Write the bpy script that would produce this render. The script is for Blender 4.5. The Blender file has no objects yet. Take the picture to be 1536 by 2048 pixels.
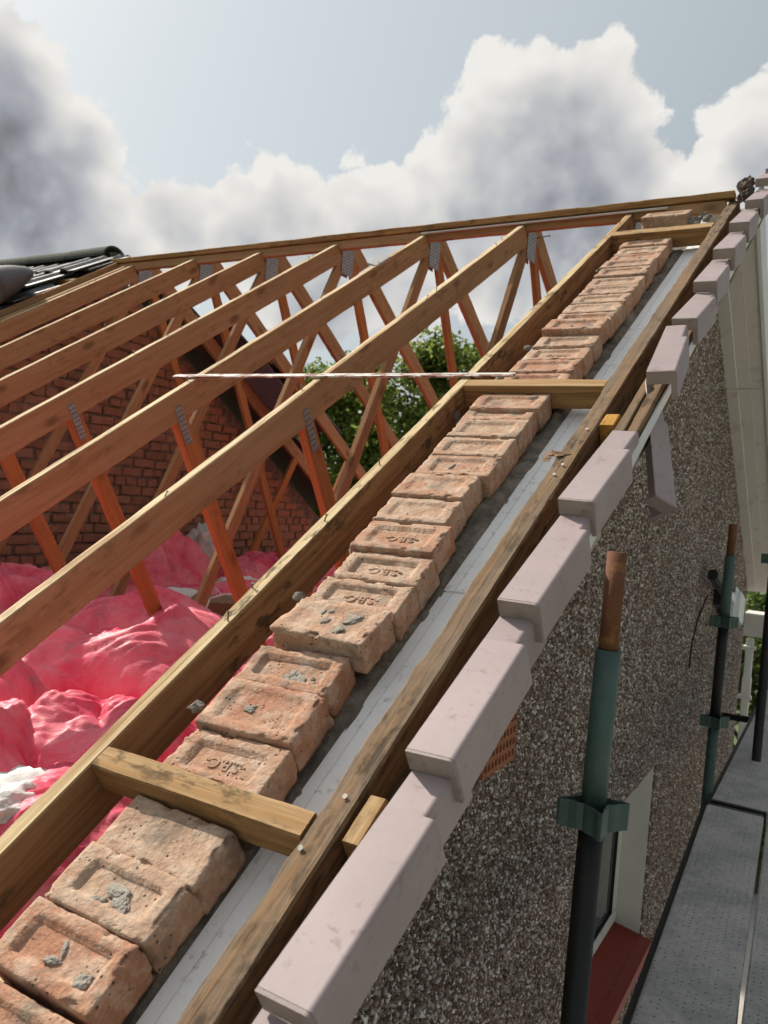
import bpy, bmesh, math, random
from mathutils import Vector, Matrix, noise, Euler
random.seed(7)
sc = bpy.context.scene
COL = sc.collection
R = math.radians

# ------------------------------------------------------------------ camera
def cam_setup():
    f_px, pitch, yaw, roll = 1622.82, R(-1.499), R(30.135), R(4.403)
    F = Vector((-math.sin(yaw) * math.cos(pitch), math.cos(yaw) * math.cos(pitch), math.sin(pitch)))
    rt = Vector((math.cos(yaw), math.sin(yaw), 0))
    up = rt.cross(F)
    r = math.cos(roll) * rt + math.sin(roll) * up
    u = -math.sin(roll) * rt + math.cos(roll) * up
    cd = bpy.data.cameras.new('camera')
    cam = bpy.data.objects.new('camera', cd)
    COL.objects.link(cam)
    m = Matrix((r, u, -F)).transposed().to_4x4()
    m.translation = (1.086, -0.955, 0.507)
    cam.matrix_world = m
    cd.sensor_fit = 'HORIZONTAL'
    cd.sensor_width = 7.3
    cd.lens = f_px / 1536 * 7.3
    cd.clip_start = 0.05
    cd.clip_end = 2000
    cd.dof.use_dof = True
    cd.dof.focus_distance = 1.9
    cd.dof.aperture_fstop = 2.0
    sc.camera = cam
cam_setup()

# ------------------------------------------------------------------ light
SUN_AZ, SUN_EL = R(78), R(42)          # azimuth measured from +Y towards -X
SUN = Vector((-math.sin(SUN_AZ) * math.cos(SUN_EL), math.cos(SUN_AZ) * math.cos(SUN_EL), math.sin(SUN_EL)))
sl = bpy.data.lights.new('sun', 'SUN')
sl.energy = 5.0
sl.angle = R(0.6)
sl.color = (1.0, 0.93, 0.82)
so = bpy.data.objects.new('sun', sl)
COL.objects.link(so)
so.rotation_euler = SUN.to_track_quat('Z', 'Y').to_euler()
so.location = SUN * 60
sc.view_settings.view_transform = 'Standard'
sc.view_settings.look = 'None'
sc.view_settings.gamma = 1
sc.view_settings.exposure = 0.18
sc.cycles.use_denoising = True
sc.cycles.max_bounces = 6
sc.cycles.diffuse_bounces = 4
sc.cycles.use_adaptive_sampling = True
sc.cycles.adaptive_threshold = 0.03
sc.cycles.adaptive_min_samples = 16


class NT:
    """small helper round a node tree"""
    def __init__(s, tree):
        s.t = tree
    def n(s, typ, **kw):
        nd = s.t.nodes.new(typ)
        for k, v in kw.items():
            if k.startswith('i_'):
                key = k[2:]
                key = int(key) if key.isdigit() else key.replace('_', ' ')
                s.put(nd.inputs[key], v)
            else:
                setattr(nd, k, v)
        return nd
    def put(s, sock, v):
        if isinstance(v, bpy.types.NodeSocket):
            s.t.links.new(v, sock)
        elif isinstance(v, bpy.types.Node):
            s.t.links.new(v.outputs[0], sock)
        else:
            if hasattr(sock, 'default_value'):
                if isinstance(v, (tuple, list, Vector)) and sock.type == 'RGBA' and len(v) == 3:
                    v = (*v, 1)
                sock.default_value = v
    def m(s, op, a, b=0.0, c=None, clamp=False):
        nd = s.t.nodes.new('ShaderNodeMath')
        nd.operation = op
        nd.use_clamp = clamp
        s.put(nd.inputs[0], a)
        s.put(nd.inputs[1], b)
        if c is not None:
            s.put(nd.inputs[2], c)
        return nd.outputs[0]
    def v(s, op, a, b=(0, 0, 0), scale=None):
        nd = s.t.nodes.new('ShaderNodeVectorMath')
        nd.operation = op
        s.put(nd.inputs[0], a)
        if op != 'SCALE':
            s.put(nd.inputs[1], b)
        if scale is not None:
            s.put(nd.inputs['Scale'], scale)
        return nd.outputs['Value'] if op in ('DISTANCE', 'DOT_PRODUCT', 'LENGTH') else nd.outputs[0]
    def mix(s, f, a, b, blend='MIX'):
        nd = s.t.nodes.new('ShaderNodeMix')
        nd.data_type = 'RGBA'
        nd.blend_type = blend
        s.put(nd.inputs[0], f)
        s.put(nd.inputs[6], a)
        s.put(nd.inputs[7], b)
        return nd.outputs[2]
    def ss(s, x, a, b, ta=0.0, tb=1.0):
        nd = s.t.nodes.new('ShaderNodeMapRange')
        nd.interpolation_type = 'SMOOTHSTEP'
        s.put(nd.inputs[0], x)
        nd.inputs[1].default_value = a
        nd.inputs[2].default_value = b
        nd.inputs[3].default_value = ta
        nd.inputs[4].default_value = tb
        return nd.outputs[0]
    def noise(s, vec, scale, detail=3.0, rough=0.5, dist=0.0):
        nd = s.t.nodes.new('ShaderNodeTexNoise')
        s.put(nd.inputs['Vector'], vec)
        nd.inputs['Scale'].default_value = scale
        nd.inputs['Detail'].default_value = detail
        nd.inputs['Roughness'].default_value = rough
        nd.inputs['Distortion'].default_value = dist
        return nd
    def voro(s, vec, scale, feature='F1', rnd=1.0):
        nd = s.t.nodes.new('ShaderNodeTexVoronoi')
        nd.feature = feature
        s.put(nd.inputs['Vector'], vec)
        nd.inputs['Scale'].default_value = scale
        nd.inputs['Randomness'].default_value = rnd
        return nd


# ------------------------------------------------------------------ sky
def cam_dir(x, y):
    """direction of the open sky seen at a place in the photograph"""
    M = sc.camera.matrix_world.to_3x3()
    d = M @ Vector(((x - 768) / 1622.82, -(y - 1024) / 1622.82, -1))
    return d.normalized()

def build_world():
    w = bpy.data.worlds.new('World')
    sc.world = w
    w.use_nodes = True
    w.node_tree.nodes.clear()
    T = NT(w.node_tree)
    sky = T.n('ShaderNodeTexSky', sky_type='NISHITA')
    sky.sun_disc = False
    sky.sun_elevation = SUN_EL
    sky.sun_rotation = -SUN_AZ
    sky.altitude = 50
    sky.air_density = 1.0
    sky.dust_density = 3.2
    sky.ozone_density = 1.0
    geo = T.n('ShaderNodeTexCoord')
    d = T.v('NORMALIZE', geo.outputs['Generated'])
    n1 = T.noise(d, 5.2, 4, 0.60)
    n2 = T.noise(T.v('ADD', d, (3.1, 1.7, 5.2)), 11.0, 6, 0.60)
    bil = T.m('ABSOLUTE', T.m('SUBTRACT', T.m('MULTIPLY', n2.outputs['Fac'], 2.0), 1.0))      # billows
    rag = T.m('ADD', T.m('MULTIPLY', T.m('SUBTRACT', n1.outputs['Fac'], .5), 1.0),
              T.m('MULTIPLY', T.m('SUBTRACT', bil, .17), 0.95))
    # cumulus heaps: (photo x, photo y, radius px, weight)
    blobs = [(1070, 285, 180), (1190, 250, 160), (1255, 340, 125), (960, 330, 130), (1120, 420, 230),
             (1500, 270, 125), (1560, 400, 190), (1420, 460, 150),
             (10, 150, 140), (25, 240, 150), (135, 300, 135), (60, 420, 200), (-120, 320, 260), (170, 470, 110),
             (360, 450, 110), (480, 470, 120), (600, 450, 130), (740, 440, 140), (880, 450, 150),
             (1000, 540, 150), (620, 560, 160), (300, 560, 120), (820, 600, 120)]
    dens = dsun = None
    toward = T.v('ADD', d, tuple(SUN * 0.05 + Vector((0, 0, 0.015))))
    for (x, y, r) in blobs:
        c = cam_dir(x, y)
        q = T.m('SUBTRACT', 1.0, T.m('DIVIDE', T.v('DISTANCE', toward, tuple(c)), r / 1623.0))
        q = T.m('MULTIPLY', q, min(1.6, r / 130.0))
        dsun = q if dsun is None else T.m('SMOOTH_MAX', dsun, q, 0.12)
        dist = T.v('DISTANCE', d, tuple(c))
        q = T.m('SUBTRACT', 1.0, T.m('DIVIDE', dist, r / 1623.0))
        q = T.m('MULTIPLY', q, min(1.6, r / 130.0))
        dens = q if dens is None else T.m('SMOOTH_MAX', dens, q, 0.12)
    dens = T.m('ADD', T.m('SUBTRACT', dens, 0.15), rag)
    sdot = T.v('DOT_PRODUCT', d, tuple(SUN))
    # fair-weather cumulus over the rest of the dome
    away = T.ss(T.v('DISTANCE', d, tuple(cam_dir(700, 300))), 0.62, 0.95)
    g = T.noise(T.v('MULTIPLY', d, (1, 1, 1.7)), 3.2, 3, 0.58)
    gen = T.m('MULTIPLY', T.m('SUBTRACT', g.outputs['Fac'], 0.55), 6.0)
    gen = T.m('SUBTRACT', gen, T.m('MULTIPLY', T.m('SUBTRACT', 1.0, away), 4.0))
    dens = T.m('MAXIMUM', dens, gen)
    cover = T.ss(dens, -0.03, 0.10)
    # relief: the same noise sampled a little towards the sun
    sh = T.v('ADD', d, tuple(SUN * 0.030 + Vector((0, 0, 0.015))))
    r1 = T.noise(sh, 5.2, 3, 0.60)
    rel = T.m('ADD', T.m('MULTIPLY', T.m('SUBTRACT', n1.outputs['Fac'], r1.outputs['Fac']), 1.15),
              T.m('MULTIPLY', T.m('SUBTRACT', bil, .17), 0.36))
    thick = T.ss(dens, -0.02, 0.8)
    shade = T.ss(T.m('ADD', T.m('MAXIMUM', dsun, T.m('SUBTRACT', gen, .3)), T.m('MULTIPLY', rag, .55)), -.10, 1.15)
    lum = T.m('SUBTRACT', 0.77, T.m('ADD', T.m('MULTIPLY', thick, 0.14), T.m('MULTIPLY', shade, 0.26)))
    lum = T.m('ADD', lum, rel)
    lum = T.m('SUBTRACT', lum, T.m('MULTIPLY', T.m('MULTIPLY', thick, T.ss(sdot, .55, .9)), 0.10))
    lum = T.m('MINIMUM', T.m('MAXIMUM', lum, 0.20), 0.76)
    ccol = T.v('SCALE', T.mix(T.ss(lum, 0.3, 0.7), (0.92, 0.97, 1.06), (1.0, 0.985, 0.945)), scale=lum)
    elev = T.n('ShaderNodeSeparateXYZ', i_0=d)
    skyc = T.v('SCALE', sky.outputs[0], scale=0.075)
    # thin high veil
    veil = T.v('SCALE', (0.90, 0.985, 1.0), scale=T.ss(sdot, -0.2, 1.0, 0.22, 0.76))
    skyc = T.mix(0.66, skyc, veil)
    low = T.ss(elev.outputs[2], 0.0, 0.20)
    ccol = T.mix(T.m('MULTIPLY', T.m('SUBTRACT', 1.0, low), 0.65), ccol, (0.68, 0.70, 0.70))
    out = T.mix(cover, skyc, ccol)
    bg = T.n('ShaderNodeBackground', i_Color=out, i_Strength=1.0)
    wo = T.n('ShaderNodeOutputWorld')
    T.t.links.new(bg.outputs[0], wo.inputs[0])
build_world()
sc.world.cycles.sampling_method = 'MANUAL'
sc.world.cycles.sample_map_resolution = 256

# ------------------------------------------------------------------ materials
MATS = {}
def mat(name):
    m = bpy.data.materials.new(name)
    m.use_nodes = True
    m.node_tree.nodes.clear()
    T = NT(m.node_tree)
    b = T.n('ShaderNodeBsdfPrincipled')
    o = T.n('ShaderNodeOutputMaterial')
    T.t.links.new(b.outputs[0], o.inputs[0])
    MATS[name] = m
    return m, T, b

def coords(T, rnd=True):
    tc = T.n('ShaderNodeTexCoord')
    v = tc.outputs['Object']
    oi = T.n('ShaderNodeObjectInfo')
    if rnd:
        r = T.m('MULTIPLY', oi.outputs['Random'], 37.0)
        cx = T.n('ShaderNodeCombineXYZ', i_0=r, i_1=T.m('MULTIPLY', r, 1.7), i_2=T.m('MULTIPLY', r, 0.6))
        v = T.v('ADD', v, cx)
    return v, oi.outputs['Random']

def bump(T, b, h, strength=0.4, dist=0.002):
    bp = T.n('ShaderNodeBump', i_Height=h)
    bp.inputs['Strength'].default_value = strength
    bp.inputs['Distance'].default_value = dist
    T.t.links.new(bp.outputs[0], b.inputs['Normal'])

def wood(name, base, dark, knots=0.5, dirt=0.3, dirtcol=(.05, .035, .02), rough=0.85, grain=1.0, bs=0.35, pale=None):
    m, T, b = mat(name)
    v, rnd = coords(T)
    g = T.noise(T.v('MULTIPLY', v, (60 * grain, 2.2, 60 * grain)), 1.0, 3, 0.6, 0.6)
    g2 = T.noise(T.v('MULTIPLY', v, (9, 0.7, 9)), 1.0, 3, 0.5, 1.2)
    c = T.mix(T.ss(g.outputs[0], .35, .68), base, dark)
    tone = T.m('ADD', 0.78, T.m('MULTIPLY', g2.outputs[0], 0.30))
    tone = T.m('ADD', tone, T.m('MULTIPLY', rnd, 0.16))
    c = T.v('SCALE', c, scale=tone)
    kv = T.voro(T.v('MULTIPLY', v, (8, 3.4, 8)), 1.0)
    k = T.m('MULTIPLY', T.ss(kv.outputs['Distance'], 0.22, 0.06), knots)
    c = T.mix(k, c, tuple(x * .42 for x in dark))
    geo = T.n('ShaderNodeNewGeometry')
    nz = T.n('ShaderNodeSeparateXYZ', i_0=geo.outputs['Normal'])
    if pale is not None:      # separate tone on upward-facing faces of the timber
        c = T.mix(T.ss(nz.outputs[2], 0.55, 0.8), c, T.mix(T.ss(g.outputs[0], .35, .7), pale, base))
    dn = T.noise(T.v('MULTIPLY', v, (40, 14, 40)), 1.0, 4, 0.65)
    dl = T.noise(T.v('MULTIPLY', v, (5, 2.2, 5)), 1.0, 3, 0.5)
    dm = T.m('MULTIPLY', T.m('MULTIPLY', T.ss(dn.outputs[0], .5, .66), T.ss(dl.outputs[0], .4, .6)), dirt * 1.6, clamp=True)
    c = T.mix(dm, c, dirtcol)
    T.put(b.inputs['Base Color'], c)
    b.inputs['Roughness'].default_value = rough
    b.inputs['Specular IOR Level'].default_value = 0.12
    bump(T, b, g.outputs[0], bs, 0.004)
    return m

def plain(name, col, rough=0.6, metal=0.0, var=0.12, sc_=8.0, spots=0.0, spotcol=(.05, .05, .05), bs=0.15, spec=0.4, spot_scale=30.0, coat=0.0):
    m, T, b = mat(name)
    v, rnd = coords(T)
    n = T.noise(v, sc_, 4, 0.6)
    c = T.v('SCALE', tuple(col), scale=T.m('ADD', 1 - var * 1.2, T.m('MULTIPLY', n.outputs[0], var * 2.2)))
    c = T.v('SCALE', c, scale=T.m('ADD', 0.94, T.m('MULTIPLY', rnd, .12)))
    if spots:
        sn = T.noise(v, spot_scale, 4, 0.62)
        s2 = T.noise(v, spot_scale * .2, 3, 0.5)
        f = T.m('MULTIPLY', T.ss(sn.outputs[0], .56, .68), T.ss(s2.outputs[0], .35, .65, .15, 1.0))
        c = T.mix(T.m('MULTIPLY', f, spots), c, spotcol)
    T.put(b.inputs['Base Color'], c)
    b.inputs['Roughness'].default_value = rough
    b.inputs['Metallic'].default_value = metal
    b.inputs['Specular IOR Level'].default_value = spec
    b.inputs['Coat Weight'].default_value = coat
    fn = T.noise(v, sc_ * 10, 2, 0.6)
    bump(T, b, fn.outputs[0], bs, 0.002)
    return m

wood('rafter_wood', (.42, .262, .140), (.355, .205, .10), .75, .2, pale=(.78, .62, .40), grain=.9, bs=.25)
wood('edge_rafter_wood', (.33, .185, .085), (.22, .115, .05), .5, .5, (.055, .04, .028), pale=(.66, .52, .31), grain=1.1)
wood('web_wood', (.44, .205, .082), (.38, .16, .057), .7, .12, grain=.9, bs=.25)
wood('web_wood_brown', (.40, .245, .13), (.33, .185, .09), .7, .15, grain=.9, bs=.25)
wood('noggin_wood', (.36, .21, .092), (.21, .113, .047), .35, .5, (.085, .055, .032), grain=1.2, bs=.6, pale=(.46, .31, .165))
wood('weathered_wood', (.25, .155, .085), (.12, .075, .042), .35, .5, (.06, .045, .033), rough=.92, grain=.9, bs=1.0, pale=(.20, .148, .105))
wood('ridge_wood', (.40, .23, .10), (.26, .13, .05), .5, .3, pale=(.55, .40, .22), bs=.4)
wood('orange_block_wood', (.55, .30, .08), (.42, .20, .045), .2, .2)

def brick_mat(name, cols, white=.35, grey=.5, edge=True):
    m, T, b = mat(name)
    v, rnd = coords(T)
    n0 = T.noise(v, 9.0, 3, .55)
    n1 = T.noise(v, 24.0, 4, .62)
    n2 = T.noise(v, 100.0, 3, .65)
    ramp = T.n('ShaderNodeValToRGB')
    cr = ramp.color_ramp
    cr.elements[0].color = (*cols[0], 1)
    cr.elements[1].color = (*cols[-1], 1)
    for i, cc in enumerate(cols[1:-1]):
        e = cr.elements.new((i + 1) / (len(cols) - 1))
        e.color = (*cc, 1)
    f = T.m('ADD', T.m('MULTIPLY', rnd, .55), T.m('MULTIPLY', T.m('SUBTRACT', n0.outputs[0], .3), .95), clamp=True)
    T.put(ramp.inputs[0], f)
    c = ramp.outputs[0]
    c = T.mix(T.m('MULTIPLY', T.ss(n1.outputs[0], .44, .62), white), c, (.57, .45, .345))
    n3 = T.noise(v, 260.0, 2, .6)
    c = T.v('SCALE', c, scale=T.m('ADD', .46, T.m('MULTIPLY', T.m('ADD', n2.outputs[0], T.m('MULTIPLY', n3.outputs[0], .7)), .64)))
    # soot and mortar grey in blotches
    gd = T.noise(T.v('ADD', v, (5, 3, 9)), 12.0, 4, .6)
    c = T.mix(T.m('MULTIPLY', T.ss(gd.outputs[0], .54, .70), grey), c, (.17, .145, .115))
    # pin holes
    pv = T.voro(v, 95.0)
    pn = T.noise(v, 20.0, 2, .5)
    pin = T.m('MULTIPLY', T.ss(pv.outputs['Distance'], .24, .13), T.ss(pn.outputs[0], .52, .60))
    c = T.mix(T.m('MULTIPLY', pin, .85), c, (.035, .025, .02))
    T.put(b.inputs['Base Color'], c)
    b.inputs['Roughness'].default_value = .92
    b.inputs['Specular IOR Level'].default_value = .2
    h = T.m('SUBTRACT', T.m('ADD', n2.outputs[0], T.m('MULTIPLY', n1.outputs[0], 1.2)), T.m('MULTIPLY', pin, 1.5))
    bump(T, b, h, .8, .004)
    return m
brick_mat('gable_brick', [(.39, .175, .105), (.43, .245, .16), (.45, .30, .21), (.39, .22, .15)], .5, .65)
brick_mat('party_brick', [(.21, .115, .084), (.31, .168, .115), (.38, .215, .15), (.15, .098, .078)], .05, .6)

def mortar_mat():
    m, T, b = mat('mortar')
    v, rnd = coords(T, False)
    n = T.noise(v, 18, 8, .68)
    n2 = T.noise(v, 90, 5, .65)
    c = T.mix(T.ss(n.outputs[0], .35, .68), (.12, .105, .088), (.27, .245, .205))
    c = T.v('SCALE', c, scale=T.m('ADD', .7, T.m('MULTIPLY', n2.outputs[0], .6)))
    T.put(b.inputs['Base Color'], c)
    b.inputs['Roughness'].default_value = .95
    bump(T, b, T.m('ADD', n.outputs[0], n2.outputs[0]), .7, .006)
mortar_mat()
plain('mortar_pale', (.37, .335, .285), .95, var=.3, sc_=40, bs=.8, spec=.1)
plain('dark_mortar', (.10, .078, .062), .95, var=.3, sc_=14, bs=.6)

def dash_mat():
    """stone chippings pressed in render"""
    m, T, b = mat('pebbledash')
    v, _ = coords(T, False)
    wn = T.noise(v, 70, 2, .5)
    v2 = T.v('ADD', v, T.v('SCALE', T.v('SUBTRACT', wn.outputs['Color'], (.5, .5, .5)), scale=.007))
    vo = T.voro(v2, 82.0)
    vd = T.voro(v2, 82.0, 'DISTANCE_TO_EDGE')
    sep = T.n('ShaderNodeSeparateColor', i_0=vo.outputs['Color'])
    ramp = T.n('ShaderNodeValToRGB')
    cr = ramp.color_ramp
    cr.interpolation = 'CONSTANT'
    stops = [(0, (.085, .062, .05)), (.24, (.17, .12, .095)), (.42, (.28, .21, .17)), (.54, (.12, .09, .075)),
             (.62, (.42, .37, .325)), (.75, (.58, .53, .48)), (.86, (.24, .21, .19)), (.92, (.76, .72, .67))]
    cr.elements[0].color = (*stops[0][1], 1)
    cr.elements[1].position = stops[1][0]
    cr.elements[1].color = (*stops[1][1], 1)
    for p, c in stops[2:]:
        e = cr.elements.new(p)
        e.color = (*c, 1)
    T.put(ramp.inputs[0], sep.outputs[0])
    gap = T.ss(vd.outputs['Distance'], .03, .16)
    c = T.mix(gap, (.06, .045, .037), ramp.outputs[0])
    big = T.noise(v, 1.4, 3, .6)
    c = T.v('MULTIPLY', T.v('SCALE', c, scale=T.m('ADD', .95, T.m('MULTIPLY', big.outputs[0], 1.15))), (1.07, .985, .93))
    st = T.noise(T.v('MULTIPLY', v, (1, 1.2, .35)), 2.2, 4, .55)
    c = T.mix(T.m('MULTIPLY', T.ss(st.outputs[0], .55, .75), .45), c, (.14, .085, .055))
    T.put(b.inputs['Base Color'], c)
    b.inputs['Roughness'].default_value = .8
    bump(T, b, T.m('ADD', T.ss(vd.outputs['Distance'], 0, .3), T.m('MULTIPLY', sep.outputs[1], .8)), 1.0, .008)
dash_mat()
def chip_mat():
    m, T, b = mat('chipping')
    geo = T.n('ShaderNodeNewGeometry')
    v, _ = coords(T, False)
    ramp = T.n('ShaderNodeValToRGB')
    cr = ramp.color_ramp
    cr.interpolation = 'CONSTANT'
    stops = [(0, (.14, .095, .072)), (.20, (.23, .16, .125)), (.40, (.31, .235, .19)), (.55, (.18, .14, .12)),
             (.64, (.43, .37, .32)), (.77, (.56, .51, .455)), (.88, (.27, .245, .23)), (.93, (.74, .70, .65))]
    cr.elements[0].color = (*stops[0][1], 1)
    cr.elements[1].position = stops[1][0]
    cr.elements[1].color = (*stops[1][1], 1)
    for p, c in stops[2:]:
        e = cr.elements.new(p)
        e.color = (*c, 1)
    T.put(ramp.inputs[0], geo.outputs['Random Per Island'])
    big = T.noise(v, 1.3, 3, .6)
    c = T.v('SCALE', ramp.outputs[0], scale=T.m('ADD', .72, T.m('MULTIPLY', big.outputs[0], .7)))
    T.put(b.inputs['Base Color'], c)
    b.inputs['Roughness'].default_value = .75
    b.inputs['Specular IOR Level'].default_value = .3
chip_mat()

plain('cap_plastic', (.365, .290, .288), .55, var=.16, sc_=7, spots=.8, spotcol=(.24, .18, .165), bs=.12, spec=.4, spot_scale=42)
plain('cap_plastic_dirty', (.30, .245, .225), .6, var=.2, sc_=16, spots=.6, spotcol=(.10, .085, .075), bs=.2)
plain('white_board', (.87, .89, .90), .5, var=.08, sc_=6, spots=.5, spotcol=(.28, .27, .25), bs=.1, spot_scale=48)
plain('white_plastic', (.74, .74, .72), .4, var=.05, bs=.03)
plain('reveal_paint', (.66, .65, .61), .7, var=.07, spots=.35, spotcol=(.45, .42, .37), spot_scale=12)
plain('beige_soffit', (.70, .67, .62), .55, var=.10, sc_=3, spots=.3, spotcol=(.25, .22, .17), spot_scale=9, bs=.05)
plain('sill_red', (.27, .035, .022), .55, var=.16, sc_=7, spots=.3, spotcol=(.13, .03, .02), bs=.1, spot_scale=14)
plain('scaffold_green', (.060, .105, .095), .55, var=.4, sc_=14, spots=.6, spotcol=(.17, .075, .03), bs=.15, spot_scale=16)
plain('scaffold_dark', (.010, .011, .010), .5, var=.3, sc_=10, spots=.35, spotcol=(.10, .05, .025), bs=.1, spot_scale=18)
plain('rust', (.15, .062, .030), .9, var=.35, sc_=22, spots=.7, spotcol=(.30, .14, .04), bs=.5, spot_scale=20)
def plate_mat():
    m, T, b = mat('nail_plate')
    v, rnd = coords(T, False)
    vo = T.voro(T.v('MULTIPLY', v, (0, 1, .55)), 95.0, rnd=.12)
    hole = T.ss(vo.outputs['Distance'], .34, .22)
    n = T.noise(v, 40, 3, .6)
    c = T.v('SCALE', (.36, .37, .38), scale=T.m('ADD', .6, T.m('MULTIPLY', n.outputs[0], .8)))
    T.put(b.inputs['Base Color'], T.mix(T.m('MULTIPLY', hole, .8), c, (.06, .05, .045)))
    b.inputs['Metallic'].default_value = .5
    b.inputs['Roughness'].default_value = .5
    bump(T, b, T.m('SUBTRACT', n.outputs[0], hole), .6, .002)
plate_mat()
plain('galvanised', (.50, .49, .46), .45, metal=.35, var=.2, sc_=12)
plain('nail_steel', (.20, .17, .14), .5, metal=.7)
plain('clout', (.52, .48, .42), .5, metal=.2)
plain('black_plastic', (.012, .012, .013), .5)
plain('lamp_white', (.78, .80, .82), .4, var=.04)
plain('tile_grey', (.050, .052, .055), .36, var=.25, sc_=10, spots=.4, spotcol=(.12, .12, .10), bs=.25, spec=.6)
plain('ridge_tile_grey', (.080, .082, .070), .9, var=.25, sc_=9, spots=.6, spotcol=(.17, .17, .12), bs=.3, spec=.15)
plain('vent_grey', (.095, .088, .088), .45, var=.1)
plain('membrane', (.065, .055, .05), .6, var=.2)
plain('membrane_grey', (.15, .18, .21), .7, var=.2)
plain('loft_board', (.32, .27, .22), .9)
plain('wool_white', (.74, .71, .69), 1.0, var=.15, sc_=30, bs=1.0, spec=.05)
plain('air_brick_clay', (.36, .13, .07), .85, var=.2, sc_=20, bs=.3)
plain('wire_white', (.75, .75, .74), .4)
plain('cardboard', (.22, .13, .07), .85)
plain('paving', (.42, .385, .345), .9, var=.15)
plain('bark', (.10, .075, .05), .95, var=.3, sc_=20, bs=.8)

def strap_mat():
    m, T, b = mat('painted_strap')
    v, _ = coords(T)
    n = T.noise(T.v('MULTIPLY', v, (14, 60, 60)), 1.0, 5, .65)
    f = T.ss(n.outputs[0], .47, .53)
    T.put(b.inputs['Base Color'], T.mix(f, (.66, .64, .60), (.22, .085, .045)))
    b.inputs['Roughness'].default_value = .7
    bump(T, b, n.outputs[0], .4, .002)
strap_mat()

def deck_mat():
    m, T, b = mat('deck_board')
    v, rnd = coords(T)
    n = T.noise(v, 5, 6, .6)
    f = T.noise(v, 55, 6, .65)
    c = T.mix(T.ss(n.outputs[0], .35, .65), (.34, .335, .325), (.48, .465, .44))
    c = T.v('SCALE', c, scale=T.m('ADD', .65, T.m('MULTIPLY', f.outputs[0], .7)))
    # pale droppings of mortar, pulled along the board
    d = T.noise(T.v('MULTIPLY', v, (16, 9, 16)), 1.0, 6, .7)
    c = T.mix(T.m('MULTIPLY', T.ss(d.outputs[0], .57, .68), .8), c, (.46, .43, .40))
    # drainage dimples in rows
    dv = T.voro(T.v('MULTIPLY', v, (1, 1, 0)), 48.0, rnd=.25)
    pit = T.ss(dv.outputs['Distance'], .20, .10)
    c = T.mix(T.m('MULTIPLY', pit, .75), c, (.03, .03, .03))
    T.put(b.inputs['Base Color'], c)
    b.inputs['Roughness'].default_value = .75
    bump(T, b, T.m('SUBTRACT', f.outputs[0], pit), .5, .003)
deck_mat()

def film_mat():
    m, T, b = mat('pink_film')
    v, rnd = coords(T)
    n = T.noise(v, 3.6, 3, .6, .6)
    cr = T.noise(T.v('MULTIPLY', v, (1, 2.6, 1)), 9, 4, .62, .5)
    c = T.mix(T.ss(n.outputs[0], .36, .66), (.76, .060, .135), (.83, .20, .26))
    fold = T.ss(T.m('ABSOLUTE', T.m('SUBTRACT', cr.outputs[0], .5)), .0, .07)
    c = T.mix(T.m('MULTIPLY', T.m('SUBTRACT', 1.0, fold), .16), c, (.86, .38, .38))
    du = T.noise(v, 7, 4, .7)
    c = T.mix(T.m('MULTIPLY', T.ss(du.outputs[0], .54, .72), .45), c, (.34, .13, .14))
    wh = T.noise(v, 5.5, 4, .65)
    c = T.mix(T.m('MULTIPLY', T.ss(wh.outputs[0], .58, .72), .40), c, (.80, .42, .45))
    T.put(b.inputs['Base Color'], c)
    b.inputs['Roughness'].default_value = .5
    b.inputs['Specular IOR Level'].default_value = .34
    b.inputs['Subsurface Weight'].default_value = .12
    b.inputs['Subsurface Radius'].default_value = (.05, .012, .015)
    b.inputs['Subsurface Scale'].default_value = .6
    bump(T, b, cr.outputs[0], .45, .012)
film_mat()

def glass_mat():
    m, T, b = mat('window_glass')
    b.inputs['Base Color'].default_value = (.10, .11, .115, 1)
    b.inputs['Roughness'].default_value = .06
    b.inputs['Specular IOR Level'].default_value = .8
    bump(T, b, T.noise(coords(T)[0], 3, 2).outputs[0], .05, .01)
glass_mat()

def leaf_mat(name, a, c2):
    m, T, b = mat(name)
    geo = T.n('ShaderNodeNewGeometry')
    v, _ = coords(T, False)
    n = T.noise(v, 1.1, 3, .6)
    f = T.m('ADD', T.m('MULTIPLY', geo.outputs['Random Per Island'], .6), T.m('MULTIPLY', n.outputs[0], .5))
    c = T.mix(T.ss(f, .25, .8), a, c2)
    T.put(b.inputs['Base Color'], c)
    b.inputs['Roughness'].default_value = .5
    b.inputs['Specular IOR Level'].default_value = .3
    tr = T.n('ShaderNodeBsdfTranslucent')
    T.put(tr.inputs[0], T.v('SCALE', c, scale=1.5))
    mx = T.n('ShaderNodeMixShader')
    mx.inputs[0].default_value = .5
    T.t.links.new(b.outputs[0], mx.inputs[1])
    T.t.links.new(tr.outputs[0], mx.inputs[2])
    o = [x for x in T.t.nodes if x.type == 'OUTPUT_MATERIAL'][0]
    T.t.links.new(mx.outputs[0], o.inputs[0])
leaf_mat('leaf_green', (.075, .112, .020), (.200, .245, .055))
leaf_mat('leaf_dark', (.036, .066, .016), (.115, .160, .040))

def grass_mat():
    m, T, b = mat('grass')
    v, _ = coords(T, False)
    n = T.noise(v, .6, 6, .6)
    n2 = T.noise(v, 30, 4, .6)
    c = T.mix(n.outputs[0], (.05, .085, .025), (.11, .14, .05))
    c = T.v('SCALE', c, scale=T.m('ADD', .6, n2.outputs[0]))
    T.put(b.inputs['Base Color'], c)
    b.inputs['Roughness'].default_value = .9
grass_mat()

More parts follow.
